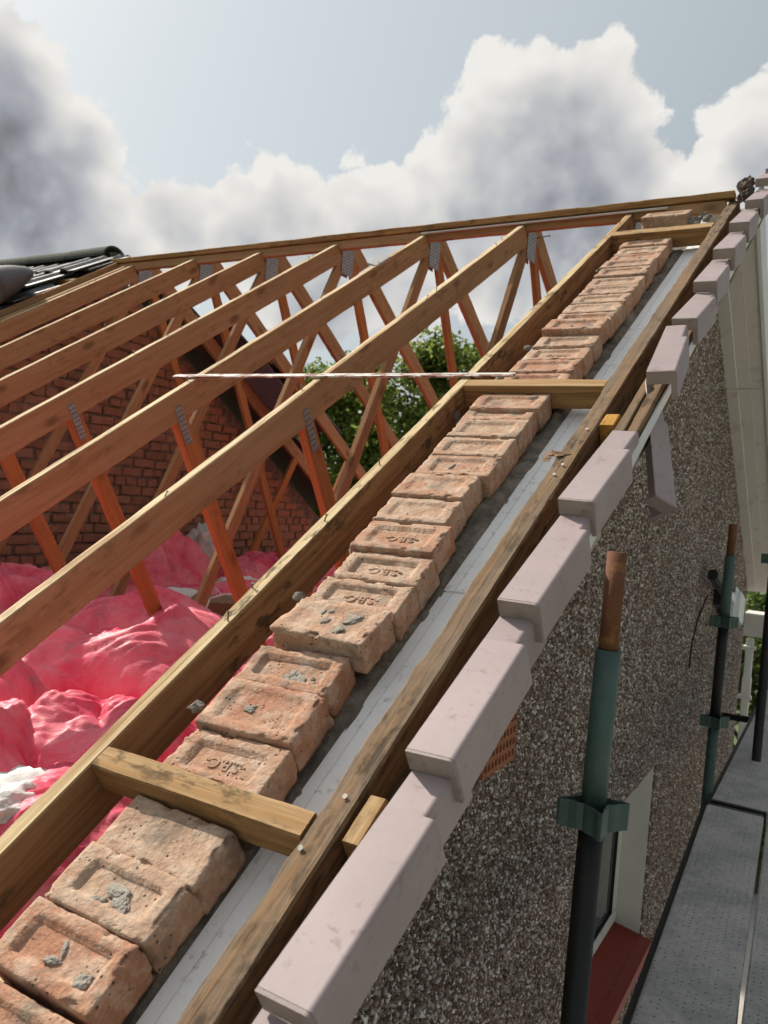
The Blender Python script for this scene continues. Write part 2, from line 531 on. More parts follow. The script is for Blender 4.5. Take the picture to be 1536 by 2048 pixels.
# ------------------------------------------------------------------ object helpers
PITCH = R(31.96)
CP, SP = math.cos(PITCH), math.sin(PITCH)
SLOPE = Matrix.Rotation(PITCH, 4, 'X')            # local (x, s, h) of the near roof slope
def S(x, s, h):
    return Vector((x, s * CP - h * SP, s * SP + h * CP))
RIDGE_Y, RIDGE_Z = 3.38, 3.38 * math.tan(PITCH)
W = {}

def thing(name, label, cat, loc=(0, 0, 0), group=None):
    o = bpy.data.objects.new(name, None)
    o.empty_display_size = .1
    COL.objects.link(o)
    o.location = loc
    W[o] = Matrix.Translation(Vector(loc))
    tag(o, label, cat, group)
    return o
def tag(o, label, cat, group=None):
    o['label'] = label
    o['category'] = cat
    if group:
        o['group'] = group
    return o
def put(name, me, parent=None, M=None, m=None):
    o = bpy.data.objects.new(name, me)
    COL.objects.link(o)
    if m is not None and not me.materials:
        me.materials.append(MATS[m])
    M = M if M is not None else Matrix.Identity(4)
    W[o] = M
    if parent is not None:
        o.parent = parent
        o.matrix_parent_inverse = W[parent].inverted()
    o.matrix_basis = M
    return o
def mesh(name, verts, faces, smooth=False):
    me = bpy.data.meshes.new(name)
    me.from_pydata([tuple(v) for v in verts], [], faces)
    bm = bmesh.new()
    bm.from_mesh(me)
    bmesh.ops.recalc_face_normals(bm, faces=bm.faces)
    bm.to_mesh(me)
    bm.free()
    if smooth:
        me.polygons.foreach_set('use_smooth', [True] * len(me.polygons))
    me.update()
    return me
def bm_mesh(name, bm, smooth=False):
    me = bpy.data.meshes.new(name)
    bm.to_mesh(me)
    bm.free()
    if smooth:
        me.polygons.foreach_set('use_smooth', [True] * len(me.polygons))
    return me
def add_box(bm, x0, x1, y0, y1, z0, z1, bev=0.0):
    vs = [bm.verts.new(p) for p in ((x0, y0, z0), (x1, y0, z0), (x1, y1, z0), (x0, y1, z0), (x0, y0, z1), (x1, y0, z1), (x1, y1, z1), (x0, y1, z1))]
    fs = [bm.faces.new([vs[i] for i in f]) for f in ((0, 3, 2, 1), (4, 5, 6, 7), (0, 1, 5, 4), (1, 2, 6, 5), (2, 3, 7, 6), (3, 0, 4, 7))]
    if bev:
        es = {e for f in fs for e in f.edges}
        bmesh.ops.bevel(bm, geom=list(es), offset=bev, segments=2, affect='EDGES', clamp_overlap=True)
def box_mesh(name, x0, x1, y0, y1, z0, z1, bev=0.0):
    bm = bmesh.new()
    add_box(bm, x0, x1, y0, y1, z0, z1, bev)
    return bm_mesh(name, bm)
def add_tube(bm, p0, p1, r0, r1=None, n=16, caps=True):
    p0, p1 = Vector(p0), Vector(p1)
    r1 = r0 if r1 is None else r1
    z = (p1 - p0).normalized()
    a = z.orthogonal().normalized()
    b = z.cross(a)
    A = [bm.verts.new(p0 + (a * math.cos(t) + b * math.sin(t)) * r0) for t in [2 * math.pi * i / n for i in range(n)]]
    B = [bm.verts.new(p1 + (a * math.cos(t) + b * math.sin(t)) * r1) for t in [2 * math.pi * i / n for i in range(n)]]
    for i in range(n):
        f = bm.faces.new((A[i], A[(i + 1) % n], B[(i + 1) % n], B[i]))
        f.smooth = True
    if caps:
        bm.faces.new(A[::-1])
        bm.faces.new(B)
def tube_mesh(name, *segs, n=16):
    bm = bmesh.new()
    for s_ in segs:
        add_tube(bm, *s_, n=n)
    return bm_mesh(name, bm)
def rough_timber(name, L, w, d, seed=0, amp=.0015, step=.05, bev=.003):
    """sawn timber along local Y: width w on X, depth d below the top face (Z 0 to -d), slightly uneven"""
    n = max(2, int(L / step))
    prof = [(-w / 2 + bev, 0), (w / 2 - bev, 0), (w / 2, -bev), (w / 2, -d + bev), (w / 2 - bev, -d), (-w / 2 + bev, -d), (-w / 2, -d + bev), (-w / 2, -bev)]
    vs, fs = [], []
    for i in range(n + 1):
        y = L * i / n
        for (x, z) in prof:
            q = Vector((x * 9 + seed, y * 6, z * 9))
            k = noise.noise(q) * amp + noise.noise(q * 4) * amp * .5
            vs.append((x + k * (1 if x > 0 else -1), y, z + (k if z > -d / 2 else -k)))
    P = len(prof)
    for i in range(n):
        for j in range(P):
            a, b = i * P + j, i * P + (j + 1) % P
            fs.append((a, b, b + P, a + P))
    fs.append(tuple(range(P))[::-1])
    fs.append(tuple(n * P + j for j in range(P)))
    return mesh(name, vs, fs)
def along(p0, p1, up):
    """matrix with local Y from p0 to p1 and local Z near 'up'"""
    p0, p1 = Vector(p0), Vector(p1)
    y = (p1 - p0).normalized()
    x = y.cross(Vector(up)).normalized()
    z = x.cross(y)
    M = Matrix((x, y, z)).transposed().to_4x4()
    M.translation = p0
    return M, (p1 - p0).length

# ------------------------------------------------------------------ setting: ground
gm = mesh('ground', [(-300, -300, -5.3), (300, -300, -5.3), (300, 300, -5.3), (-300, 300, -5.3)], [(0, 1, 2, 3)])
o = put('ground', gm, m='grass')
o['kind'] = 'structure'
pm = box_mesh('widened_paving', -1.0, 14, -14, 30, -5.36, -5.25)  # paving widened out of view so its neutral bounce lightens the gable wall
o = put('bounce_paving', pm, m='paving')
o['kind'] = 'structure'
lf = box_mesh('loft_floor', -3.94, .10, -.9, 7.3, -.46, -.412)
o = put('loft_floor', lf, m='loft_board')
o['kind'] = 'structure'

# ------------------------------------------------------------------ roof trusses
def plate(name, M, a, b, root, t=.0015):
    put(name, box_mesh(name, -t, t, -a / 2, a / 2, -b / 2, b / 2), root, M, 'nail_plate')

def nail(root, pos, dirv, L, r=.0022):
    bm = bmesh.new()
    d = Vector(dirv).normalized()
    p = Vector(pos)
    add_tube(bm, p - d * .01, p + d * L, r, n=6)
    add_tube(bm, p + d * L, p + d * (L + .002), r * 2.3, n=8)
    put('nail', bm_mesh('nail', bm), root, None, 'nail_steel')

TW = .035
def build_truss(X, label, edge=False):
    t = thing('roof_truss', label, 'roof truss', (X, 0, -.405), 'timber roof trusses')
    rw = 'edge_rafter_wood' if edge else 'rafter_wood'
    depth = .112
    seed = X * 3
    # near rafter: top edge on the roof slope
    p0, p1 = S(X, -1.05, 0), Vector((X, 3.216, 3.216 * math.tan(PITCH)))
    M, L = along(p0, p1, (0, -SP, CP))
    put('rafter', rough_timber('rafter', L, TW, depth, seed), t, M, rw)
    # far rafter
    far = lambda y: RIDGE_Z - (y - RIDGE_Y) * math.tan(PITCH)
    M, L = along((X, 3.392, far(3.392)), (X, 7.75, far(7.75)), (0, SP, CP))
    put('rafter', rough_timber('rafter', L, TW - .0008, depth, seed + 5), t, M, 'rafter_wood')
    # ceiling tie
    M, L = along((X, -.55, -.312), (X, 7.3, -.312), (0, 0, 1))
    put('ceiling_tie', rough_timber('ceiling_tie', L, TW - .0016, .09, seed + 9, step=.3), t, M, 'rafter_wood')
    def web(a, b, w, mt, dx):
        a, b = Vector((X, *a)), Vector((X, *b))
        y = (b - a).normalized()
        up = Vector((1, 0, 0)).cross(y)
        if up.z < 0:
            up = -up
        M, L = along(a + up * w / 2, b + up * w / 2, up)
        put('web', rough_timber('web', L, TW - dx, w, seed + a.y, step=.2), t, M, mt)
    web((1.335, .765), (2.045, -.372), .072, 'web_wood', .0024)
    web((3.315, 1.975), (2.115, -.372), .072, 'web_wood_brown', .0034)
    web((3.375, 1.975), (4.62, -.372), .072, 'web_wood', .0044)
    web((5.39, .775), (4.68, -.372), .072, 'web_wood', .0054)
    # pressed steel nail plates, both faces
    for sx in (1, -1):
        xx = X + sx * (TW / 2 + .0016)
        B = Matrix.Translation((xx, 3.33, 1.925))
        plate('nail_plate', B, .125, .165, t)
        B = Matrix.Translation((xx, 1.372, .700)) @ Matrix.Rotation(R(30), 4, 'X')
        plate('nail_plate', B, .036, .16, t)
        B = Matrix.Translation((xx, 2.08, -.33))
        plate('nail_plate', B, .16, .10, t)
    return t

TX = [-.0285, -.606, -1.2105, -1.8245, -2.428, -3.0145, -3.617]
order = ['first truss from the brick verge, weathered rafter with dark dirt on its top',
         'second truss from the brick verge, long nail sticking out by its apex',
         'third truss from the brick verge, grey slate scrap lying on its rafter',
         'fourth truss from the brick verge, grey plate at its apex',
         'fifth truss from the brick verge, between fourth truss and far left trusses',
         'sixth truss from the brick verge, pale chip of wood on its rafter',
         'last truss from the verge, next to the black tiled roof']
trusses = []
base = None
for i, X in enumerate(TX):
    if i == 0:
        t = build_truss(X, order[0], True)
    elif i == 1:
        t = base = build_truss(X, order[1])
    else:
        t = base.copy()
        COL.objects.link(t)
        t.location.x = X
        t['label'] = order[i]
        W[t] = Matrix.Translation((X, 0, -.405))
        for ch in list(base.children):
            c = ch.copy()
            COL.objects.link(c)
            c.parent = t
            c.matrix_parent_inverse = ch.matrix_parent_inverse.copy()
    trusses.append(t)
# individual nails and chips left in the rafter tops
rn = random.Random(3)
for i, t in enumerate(trusses):
    X = TX[i]
    for k in range(6):
        s = rn.uniform(.3, 3.6)
        nail(t, S(X + rn.uniform(-.012, .012), s, 0), Vector((rn.uniform(-.5, .5), rn.uniform(-.6, .2), 1)), rn.uniform(.008, .02), .0018)
nail(trusses[1], (TX[1] + .02, 3.40, 1.99), (.55, .45, .22), .075, .003)
# a second rafter is bolted to the last truss
t = thing('doubling_rafter', 'rough second rafter fixed beside last truss under tile edge', 'rafter', (TX[6] - .06, 0, 0))
M, L = along(S(TX[6] - .06, .3, .004), (TX[6] - .06, 3.21, 3.21 * math.tan(PITCH) + .004), (0, -SP, CP))
put('rafter', rough_timber('rafter', L, .042, .12, 44), t, M, 'web_wood_brown')

# ------------------------------------------------------------------ ridge board
t = thing('ridge_board', 'long brown ridge board with pale batten along the roof top', 'ridge board', (-1.7, 3.24, 1.975))
M, L = along((-3.98, 3.243, 2.029), (.425, 3.243, 2.029), (0, 0, 1))
put('board', rough_timber('board', L, .040, .054, 2), t, M, 'web_wood_brown')
M, L = along((-3.98, 3.240, 2.066), (.462, 3.240, 2.066), (0, 0, 1))
put('batten', rough_timber('batten', L, .060, .034, 6, .0025), t, M, 'ridge_wood')
o = put('restraint_strip', box_mesh('restraint_strip', -1.22, .16, -.012, .012, -.004, .004, .001), None, Matrix.Translation(S(0, 3.785, .012)) @ SLOPE, 'galvanised')
tag(o, 'thin grey metal strip lying along the rafters just under ridge board', 'metal strip')

# ------------------------------------------------------------------ gable wall
WX = .33
wall = thing('gable_wall', 'tall pebbledashed gable wall with sloping row of loose bricks on top', 'wall', (.2, 3.4, -5.3))
wall['kind'] = 'thing'
def gable_panel():
    tp = math.tan(PITCH)
    top = lambda y: (y * tp if y < RIDGE_Y else RIDGE_Z - (y - RIDGE_Y) * tp) - .135
    y0, y1, oy0, oy1, oz0, oz1 = -2.6, 6.62, 1.95, 3.195, -1.585, -.735
    ys = [y0, oy0, oy1, RIDGE_Y, y1]
    vs, fs = [], []
    def quad(a, b, zb0, zb1, zt0, zt1):
        k = len(vs)
        vs.extend([(WX, a, zb0), (WX, b, zb1), (WX, b, zt1), (WX, a, zt0)])
        fs.append((k, k + 1, k + 2, k + 3))
    G = -5.3
    quad(y0, oy0, G, G, top(y0), top(oy0))
    quad(oy0, oy1, G, G, oz0, oz0)
    quad(oy0, oy1, oz1, oz1, top(oy0), top(oy1))
    quad(oy1, RIDGE_Y, G, G, top(oy1), top(RIDGE_Y))
    quad(RIDGE_Y, y1, G, G, top(RIDGE_Y), top(y1))
    # thickness round the opening and at the far corner
    def ret(p, q):
        k = len(vs)
        vs.extend([p, q, (WX - .022, q[1], q[2]), (WX - .022, p[1], p[2])])
        fs.append((k, k + 1, k + 2, k + 3))
    C4 = [(WX, oy0, oz0), (WX, oy1, oz0), (WX, oy1, oz1), (WX, oy0, oz1)]
    for i in range(1, 4):
        ret(C4[i], C4[(i + 1) % 4])
    k = len(vs)
    vs.extend([(WX, y1, G), (WX - .3, y1, G), (WX - .3, y1, top(y1)), (WX, y1, top(y1))])
    fs.append((k, k + 1, k + 2, k + 3))
    me = bpy.data.meshes.new('pebbledash_panel')
    me.from_pydata(vs, [], fs)
    return me
put('pebbledash_panel', gable_panel(), wall, None, 'pebbledash')
def chippings():
    import numpy as np
    rg = np.random.default_rng(5)
    tp = math.tan(PITCH)
    Y = rg.uniform(-.35, 6.6, 330000)
    Z = rg.uniform(-2.15, 1.95, 330000)
    top = np.where(Y < RIDGE_Y, Y * tp, RIDGE_Z - (Y - RIDGE_Y) * tp) - .15
    keep = (Z < top) & ~((Y > 1.945) & (Y < 3.2) & (Z > -1.65) & (Z < -.73)) & ~((Y > .895) & (Y < 1.12) & (Z > -.19) & (Z < -.04))
    keep &= (Y < 4.0) | (rg.random(Y.size) < .62)
    keep &= (Z > -1.75) | (Y < 2.6)
    Y, Z = Y[keep], Z[keep]
    n = Y.size
    base = np.array([(1, 0, 0), (-1, 0, 0), (0, 1, 0), (0, -1, 0), (0, 0, 1), (0, 0, -1)], float)
    tri = np.array([(0, 2, 4), (2, 1, 4), (1, 3, 4), (3, 0, 4), (2, 0, 5), (1, 2, 5), (3, 1, 5), (0, 3, 5)])
    r = rg.uniform(.0038, .0078, (n, 1)) * np.where(rg.random((n, 1)) < .08, 1.35, 1.0)
    sq = np.stack([rg.uniform(.55, 1.0, n), rg.uniform(.75, 1.35, n), rg.uniform(.75, 1.35, n)], 1)
    P = base[None] * (1 + rg.uniform(-.22, .22, (n, 6, 1)))
    P = P * sq[:, None, :] * r[:, None, :]
    q = rg.normal(size=(n, 4))
    q /= np.linalg.norm(q, axis=1, keepdims=True)
    w, x, y, z = q.T
    Rm = np.stack([1 - 2 * (y * y + z * z), 2 * (x * y - z * w), 2 * (x * z + y * w), 2 * (x * y + z * w), 1 - 2 * (x * x + z * z), 2 * (y * z - x * w),
                   2 * (x * z - y * w), 2 * (y * z + x * w), 1 - 2 * (x * x + y * y)], 1).reshape(n, 3, 3)
    P = np.einsum('nij,nkj->nki', Rm, P)
    P += np.stack([np.full(n, WX + .0012), Y, Z], 1)[:, None, :]
    F = (tri[None] + (np.arange(n) * 6)[:, None, None]).reshape(-1)
    me = bpy.data.meshes.new('stone_chippings')
    me.vertices.add(n * 6)
    me.vertices.foreach_set('co', P.reshape(-1))
    me.loops.add(F.size)
    me.loops.foreach_set('vertex_index', F.astype(np.int32))
    me.polygons.add(n * 8)
    me.polygons.foreach_set('loop_start', np.arange(0, F.size, 3, dtype=np.int32))
    me.update(calc_edges=True)
    me.validate()
    o_ = put('stone_chippings', me, wall, None, 'chipping')
    o_['kind'] = 'stuff'
chippings()
# masonry core under the loose bricks (inner leaf), following the slope
core = box_mesh('masonry_core', .07, .318, -1.1, 3.80, -1.5, -.135)
put('masonry_core', core, wall, SLOPE.copy(), 'dark_mortar')

def window():
    wy0, wy1, z0, z1 = 1.95, 3.195, -1.585, -.735
    X0 = .205
    w = put('window', box_mesh('window_back', .10, .104, wy0, wy1, z0, z1), wall, None, 'black_plastic')
    for (a, b, c, d) in ((wy0 + .02, wy1, z0 + .03, z0 + .085), (wy0 + .02, wy1, z1 - .065, z1 - .01)):
        put('frame', box_mesh('frame', X0 - .06, X0, a, b - .004, c, d, .006), w, None, 'white_plastic')
    for (a, b) in ((wy0 + .02, wy0 + .08), (wy1 - .066, wy1 - .006), (2.52, 2.585)):
        put('frame', box_mesh('frame', X0 - .059, X0 - .002, a, b, z0 + .086, z1 - .066, .006), w, None, 'white_plastic')
    for (a, b) in ((wy0 + .08, 2.52), (2.585, wy1 - .066)):
        bm = bmesh.new()
        for (p, q, r_, s_) in ((a, b, z0 + .086, z0 + .094), (a, b, z1 - .075, z1 - .067), (a, a + .009, z0 + .096, z1 - .076), (b - .009, b, z0 + .096, z1 - .076)):
            add_box(bm, X0 - .04, X0 - .008, p + .0005, q - .0005, r_, s_)
        put('gasket', bm_mesh('gasket', bm), w, None, 'black_plastic')
        put('pane', box_mesh('pane', X0 - .034, X0 - .022, a + .004, b - .004, z0 + .09, z1 - .07), w, None, 'window_glass')
    put('reveal', box_mesh('reveal', .106, WX - .006, wy1 - .003, wy1 + .05, z0 - .02, z1 + .004), w, None, 'reveal_paint')
    put('reveal', box_mesh('reveal', .106, WX - .006, wy0 - .05, wy0 + .003, z0 - .02, z1 + .004), w, None, 'reveal_paint')
    put('lintel', box_mesh('lintel', .106, WX - .006, wy0 + .004, wy1 - .004, z1 - .003, z1 + .05), w, None, 'reveal_paint')
    sv = [(X0 - .055, wy0 + .005, z0 + .028), (X0 - .055, wy1 - .004, z0 + .028), (WX + .055, wy1 - .004, z0 - .012), (WX + .055, wy0 + .005, z0 - .012)]
    sv += [(x, y, z - .05) for (x, y, z) in sv]
    sf = [(0, 1, 2, 3), (4, 7, 6, 5), (0, 4, 5, 1), (1, 5, 6, 2), (2, 6, 7, 3), (3, 7, 4, 0)]
    put('sill', mesh('sill', sv, sf), w, None, 'sill_red')
window()

def air_brick():
    bm = bmesh.new()
    y0, z0 = .90, -.185
    ww, hh = .215, .14
    add_box(bm, WX - .01, WX + .004, y0, y0 + ww, z0, z0 + hh)
    nx, nz = 9, 4
    for i in range(nx + 1):
        yy = y0 + (ww - .008) * i / nx
        add_box(bm, WX + .004, WX + .016, yy, yy + .008, z0, z0 + hh)
    for j in range(nz + 1):
        zz = z0 + (hh - .014) * j / nz
        for i in range(nx):
            yy = y0 + (ww - .008) * i / nx + .0082
            add_box(bm, WX + .004, WX + .0155, yy, yy + (ww - .008) / nx - .0084, zz, zz + .014)
    put('air_brick', bm_mesh('air_brick', bm), wall, None, 'air_brick_clay')
    put('vent_shadow_plate', box_mesh('vent_back', WX + .0045, WX + .006, y0 + .01, y0 + ww - .01, z0 + .015, z0 + hh - .015), wall, None, 'black_plastic')
air_brick()

# the loose bricks
def spaced(n, lo, hi, p=2.2):
    """grid coordinates crowded towards both ends"""
    out = []
    for i in range(n + 1):
        t_ = 2 * i / n - 1
        out.append(lo + (hi - lo) * .5 * (1 + math.copysign(1 - (1 - abs(t_)) ** p if False else abs(t_) ** (1 / 1.5), t_)))
    return out
def brick_mesh(L, Wd, H, seed, frog, chip=1.0):
    """brick with rounded, chipped arrises; frog in the top bed; origin at the centre of the top"""
    rs = random.Random(seed)
    hx, hy = L / 2, Wd / 2
    nx, ny, nz = 40, 22, 9
    fx, fy = hx - rs.uniform(.026, .034), hy - rs.uniform(.019, .024)
    fd = frog * .72
    off = Vector((seed * 7.3, seed * 3.1, seed * 1.7))
    idx, vs = {}, []
    xs = [-hx + L * i / nx for i in range(nx + 1)]
    ys = [-hy + Wd * i / ny for i in range(ny + 1)]
    zs = [-H + H * i / nz for i in range(nz + 1)]
    def vid(i, j, k):
        key = (i, j, k)
        if key in idx:
            return idx[key]
        p = Vector((xs[i], ys[j], zs[k]))
        r = .003
        inner = Vector((max(-hx + r, min(hx - r, p.x)), max(-hy + r, min(hy - r, p.y)), max(-H + r, min(-r, p.z))))
        d = p - inner
        q = p
        if d.length > 1e-6:
            q = inner + d.normalized() * min(r, d.length) if d.length > r * .5 else p
        n_ = (q - Vector((0, 0, -H / 2)))
        w_ = noise.noise(p * 20 + off) * .0010 + noise.noise(p * 75 + off) * .0009
        e = sum(1 for a in (hx - abs(p.x), hy - abs(p.y), min(-p.z, p.z + H)) if a < .006)
        if e >= 2:
            c = noise.noise(p * 26 + off * 1.3) + .5 * noise.noise(p * 70 + off)
            if c > .12:
                q = q + (Vector((0, 0, -H / 2)) - q).normalized() * min(c - .12, .5) * .020 * chip
        q = q + n_.normalized() * w_
        # frog
        if k == nz and fd > 0:
            a = max(abs(p.x) - fx, abs(p.y) - fy)
            t_ = max(0.0, min(1.0, -a / .007 + .15))
            t_ = t_ * t_ * (3 - 2 * t_)
            q.z -= fd * t_ * (1 + .25 * noise.noise(p * 30 + off))
        idx[key] = len(vs)
        vs.append(q)
        return idx[key]
    fs = []
    for i in range(nx):
        for j in range(ny):
            fs.append((vid(i, j, nz), vid(i + 1, j, nz), vid(i + 1, j + 1, nz), vid(i, j + 1, nz)))
            fs.append((vid(i, j, 0), vid(i, j + 1, 0), vid(i + 1, j + 1, 0), vid(i + 1, j, 0)))
    for i in range(nx):
        for k in range(nz):
            fs.append((vid(i, 0, k), vid(i + 1, 0, k), vid(i + 1, 0, k + 1), vid(i, 0, k + 1)))
            fs.append((vid(i, ny, k), vid(i, ny, k + 1), vid(i + 1, ny, k + 1), vid(i + 1, ny, k)))
    for j in range(ny):
        for k in range(nz):
            fs.append((vid(0, j, k), vid(0, j, k + 1), vid(0, j + 1, k + 1), vid(0, j + 1, k)))
            fs.append((vid(nx, j, k), vid(nx, j + 1, k), vid(nx, j + 1, k + 1), vid(nx, j, k + 1)))
    me = bpy.data.meshes.new('brick')
    me.from_pydata([tuple(v) for v in vs], [], fs)
    me.polygons.foreach_set('use_smooth', [True] * len(fs))
    me.materials.append(MATS['gable_brick'])
    return me
def lettering_mesh():
    cu = bpy.data.curves.new('lettering', 'FONT')
    cu.body = '-S.B.C-'
    cu.size = .030
    cu.extrude = .0016
    cu.bevel_depth = .0004
    cu.align_x = 'CENTER'
    cu.align_y = 'CENTER'
    ob = bpy.data.objects.new('tmp', cu)
    COL.objects.link(ob)
    dg = bpy.context.evaluated_depsgraph_get()
    me = bpy.data.meshes.new_from_object(ob.evaluated_get(dg))
    bpy.data.objects.remove(ob)
    me.name = 'lettering'
    me.materials.clear()
    me.materials.append(MATS['gable_brick'])
    return me
LET = lettering_mesh()
def lump(seed, r, sq=(1, 1, .5), n=2, amp=.35, fr=3.0):
    bm = bmesh.new()
    bmesh.ops.create_icosphere(bm, subdivisions=n, radius=1)
    for v in bm.verts:
        p = v.co.copy()
        k = 1 + amp * noise.noise(p * fr * .6 + Vector((seed, seed * 2, 0))) + amp * .5 * noise.noise(p * fr * 1.7 + Vector((0, seed, seed)))
        v.co = Vector((p.x * sq[0], p.y * sq[1], p.z * sq[2])) * k * r
    return bm_mesh('mortar_dab', bm, False)

rb = random.Random(11)
rows = []
# (back edge s, left x, length, lift h, tilt deg, yaw deg, frog, lettering, dabs)
low = [(-.005, .088, .215, -.030, -1.5, -1.5, .003, 0, 0), (-.103, .084, .215, -.026, .5, -1.0, .011, 0, 9), (-.207, .080, .216, -.024, 0, -.5, .012, 0, 3),
       (-.318, .082, .216, -.030, 1, 0, .011, 0, 0), (-.43, .082, .216, -.028, 0, 0, .011, 0, 0)]
mid_back = [.160, .285, .392, .527, .628, .733, .858, .971, 1.094, 1.206, 1.318, 1.436, 1.536, 1.604]
for q in low:
    rows.append(q)
prev = .048
for i, b in enumerate(mid_back):
    left = [.080, .076, .066, .080, .079, .085, .070, .064, .056, .060, .052, .053, .047, .049][i]
    ln = [.215, .215, .210, .222, .220, .212, .214, .196, .200, .212, .216, .214, .214, .222][i]
    lift = [-.030, -.022, -.030, -.004, -.026, -.026, -.018, -.020, -.017, -.024, -.025, -.024, -.028, -.020][i]
    tilt = [2, 1, -2, 5, -1, 0, 3.5, 2, 3, 1, 1.5, 1, 2, 1.0][i]
    yaw = [2.0, 1.5, 2.5, -1.0, 1.5, 1.5, 2.0, 1.8, 1, 2, 1, 1, 2, .3][i]
    let = i in (0, 4, 5, 6)
    rows.append((b, left, ln, lift, tilt, yaw, [.012, .007, .013, .004, .013, .013, .011, .007, .006, .009, .010, .010, .007, .009][i], let, [0, 2, 14, 5, 0, 0, 0, 0, 0, 1, 0, 0, 0, 1][i]))
s = 1.672
for i in range(15):
    s += .1123
    rows.append((s, .070 - .0015 * i + rb.uniform(-.006, .006), .214, -.026 + rb.uniform(-.006, .006) + (.016 if i == 4 else 0), rb.uniform(0, 4), rb.uniform(-1.5, 2.5),
                 rb.choice([.010, .012, .011, .007]), i in (0, 2, 5), 1 if i in (4, 12) else 0))
rows.append((3.74, .060, .22, .006, 3, -3.0, .009, 0, 0))
for i, (b, left, ln, lift, tilt, yaw, frog, let, dabs) in enumerate(rows):
    wd = .1095
    if i < 5:
        wd = .1015
    if 5 <= i < 19:
        wd = min(.122, mid_back[i - 5] - (mid_back[i - 6] if i > 5 else .050) - .003)
        wd = max(wd, .100)
    if i == 18:
        wd = .068 + .04
    B = Matrix.Translation(S(left + ln / 2 + .005, b - wd / 2, lift)) @ SLOPE @ Matrix.Rotation(R(-tilt), 4, 'X') @ Matrix.Rotation(R(yaw), 4, 'Z')
    ob = put('brick', brick_mesh(ln, wd, .068, i + 1, frog, 1.6 if i in (8, 5) else 1.0), wall, B)
    if let:
        put('lettering', LET, ob, B @ Matrix.Translation((.004, -.004, -frog * .72 * .98)) @ Matrix.Rotation(R(180), 4, 'Z'))
    for k in range(dabs):
        rr = random.Random(i * 31 + k)
        px, py = (rr.uniform(-.03, .06), rr.uniform(-.03, .0)) if dabs > 5 else (rr.uniform(-.07, .07), rr.uniform(-.03, .03))
        zz = -frog * .65 if (abs(px) < .06 and abs(py) < .028) else 0
        put('mortar_dab', lump(i * 9 + k, rr.uniform(.003, .010) * (1.3 if k == 0 else 1), (rr.uniform(.9, 2.2), rr.uniform(.6, 1.2), rr.uniform(.25, .45)), 3, .45, 3.2), ob,
            B @ Matrix.Translation((px, py, zz + .001)) @ Matrix.Rotation(rr.uniform(0, 3), 4, 'Z'), 'mortar_pale')

def mortar_strip():
    """rough mortar between the loose bricks and the white board, and in the joints under the bricks"""
    ns, nx = 420, 14
    vs, fs = [], []
    for i in range(ns + 1):
        s_ = -.55 + 4.35 * i / ns
        for j in range(nx + 1):
            t_ = j / nx
            x = .205 + (.324 - .205) * t_
            q = Vector((x * 16, s_ * 11, 1.3))
            h = -.100 - .006 * max(0, (t_ - .6)) / .4 + noise.noise(q) * .008 + noise.noise(q * 3) * .005 + .006 * noise.noise(q * .35)
            if t_ < .85:
                h += max(0.0, noise.noise(Vector((s_ * 7, t_ * 2, 9.1)))) * .030
            if j == nx:
                x += noise.noise(Vector((s_ * 9, 4, 0))) * .008 - .001
                h = -.114
            vs.append(S(x, s_, h))
    for i in range(ns):
        for j in range(nx):
            a = i * (nx + 1) + j
            fs.append((a, a + 1, a + nx + 2, a + nx + 1))
    put('mortar_bed', mesh('mortar_bed', vs, fs), wall, None, 'mortar')
mortar_strip()
for k in range(7):
    rr = random.Random(k + 50)
    o = put('mortar_lump', lump(k + 3, rr.uniform(.012, .022), (1, 1, .8), 2, .5), wall, Matrix.Translation(S(.33 + rr.uniform(-.03, .04), 3.56 + .03 * k + rr.uniform(-.02, .02), -.05 + rr.uniform(0, .03))), 'mortar')
for k, s_ in enumerate((.55, 1.74, 2.02, 2.92, .20)):
    put('mortar_lump', lump(k + 33, .014, (1, 1.2, .8), 2, .5), wall, Matrix.Translation(S(.052, s_, -.035)), 'mortar')

# ------------------------------------------------------------------ gable ladder
t = thing('gable_ladder', 'timber gable ladder, dirty rough outer rafter with three short cross noggins', 'timber frame', tuple(S(.25, -.5, -.08)))
M, L = along(S(.4585, -.6, .0), S(.4585, 3.845, .0), (0, -SP, CP))
put('outer_rafter', rough_timber('outer_rafter', L, .050, .098, 71, .0045, .02, .004), t, M, 'weathered_wood')
for (s0, s1, hh, sd) in ((0.0, .046, .064, 1), (1.610, 1.664, .074, 2), (3.362, 3.440, .078, 3)):
    M, L = along(S(-.0095, (s0 + s1) / 2, .0015), S(.4325, (s0 + s1) / 2, .0015), (0, -SP, CP))
    put('noggin', rough_timber('noggin', L, s1 - s0, hh, sd * 13, .0018, .03), t, M, 'noggin_wood')
for (x, s_) in ((.462, .085), (.447, -.015), (.463, 1.135), (.458, 1.085), (.466, 1.33)):
    bm = bmesh.new()
    add_tube(bm, (0, 0, -.01), (0, 0, .003), .0022, n=8)
    add_tube(bm, (0, 0, .003), (0, 0, .0042), .0042, n=12)
    put('clout_nail', bm_mesh('clout_nail', bm), t, Matrix.Translation(S(x, s_, .001)) @ SLOPE @ Matrix.Rotation(.25, 4, 'X'), 'clout')
bm = bmesh.new()
for k in range(7):
    rr = random.Random(k)
    c = Vector((.435 + rr.uniform(-.03, .012), 1.17 + rr.uniform(-.025, .025), .004))
    a = rr.uniform(0, 3)
    d = Vector((math.cos(a), math.sin(a), rr.uniform(-.2, .3))) * .022
    e = Vector((-d.y, d.x, 0)) * .5
    f = bm.faces.new([bm.verts.new(c + d), bm.verts.new(c + e), bm.verts.new(c - d + Vector((0, 0, .003))), bm.verts.new(c - e)])
put('felt_scrap', bm_mesh('felt_scrap', bm), t, SLOPE.copy(), 'cardboard')
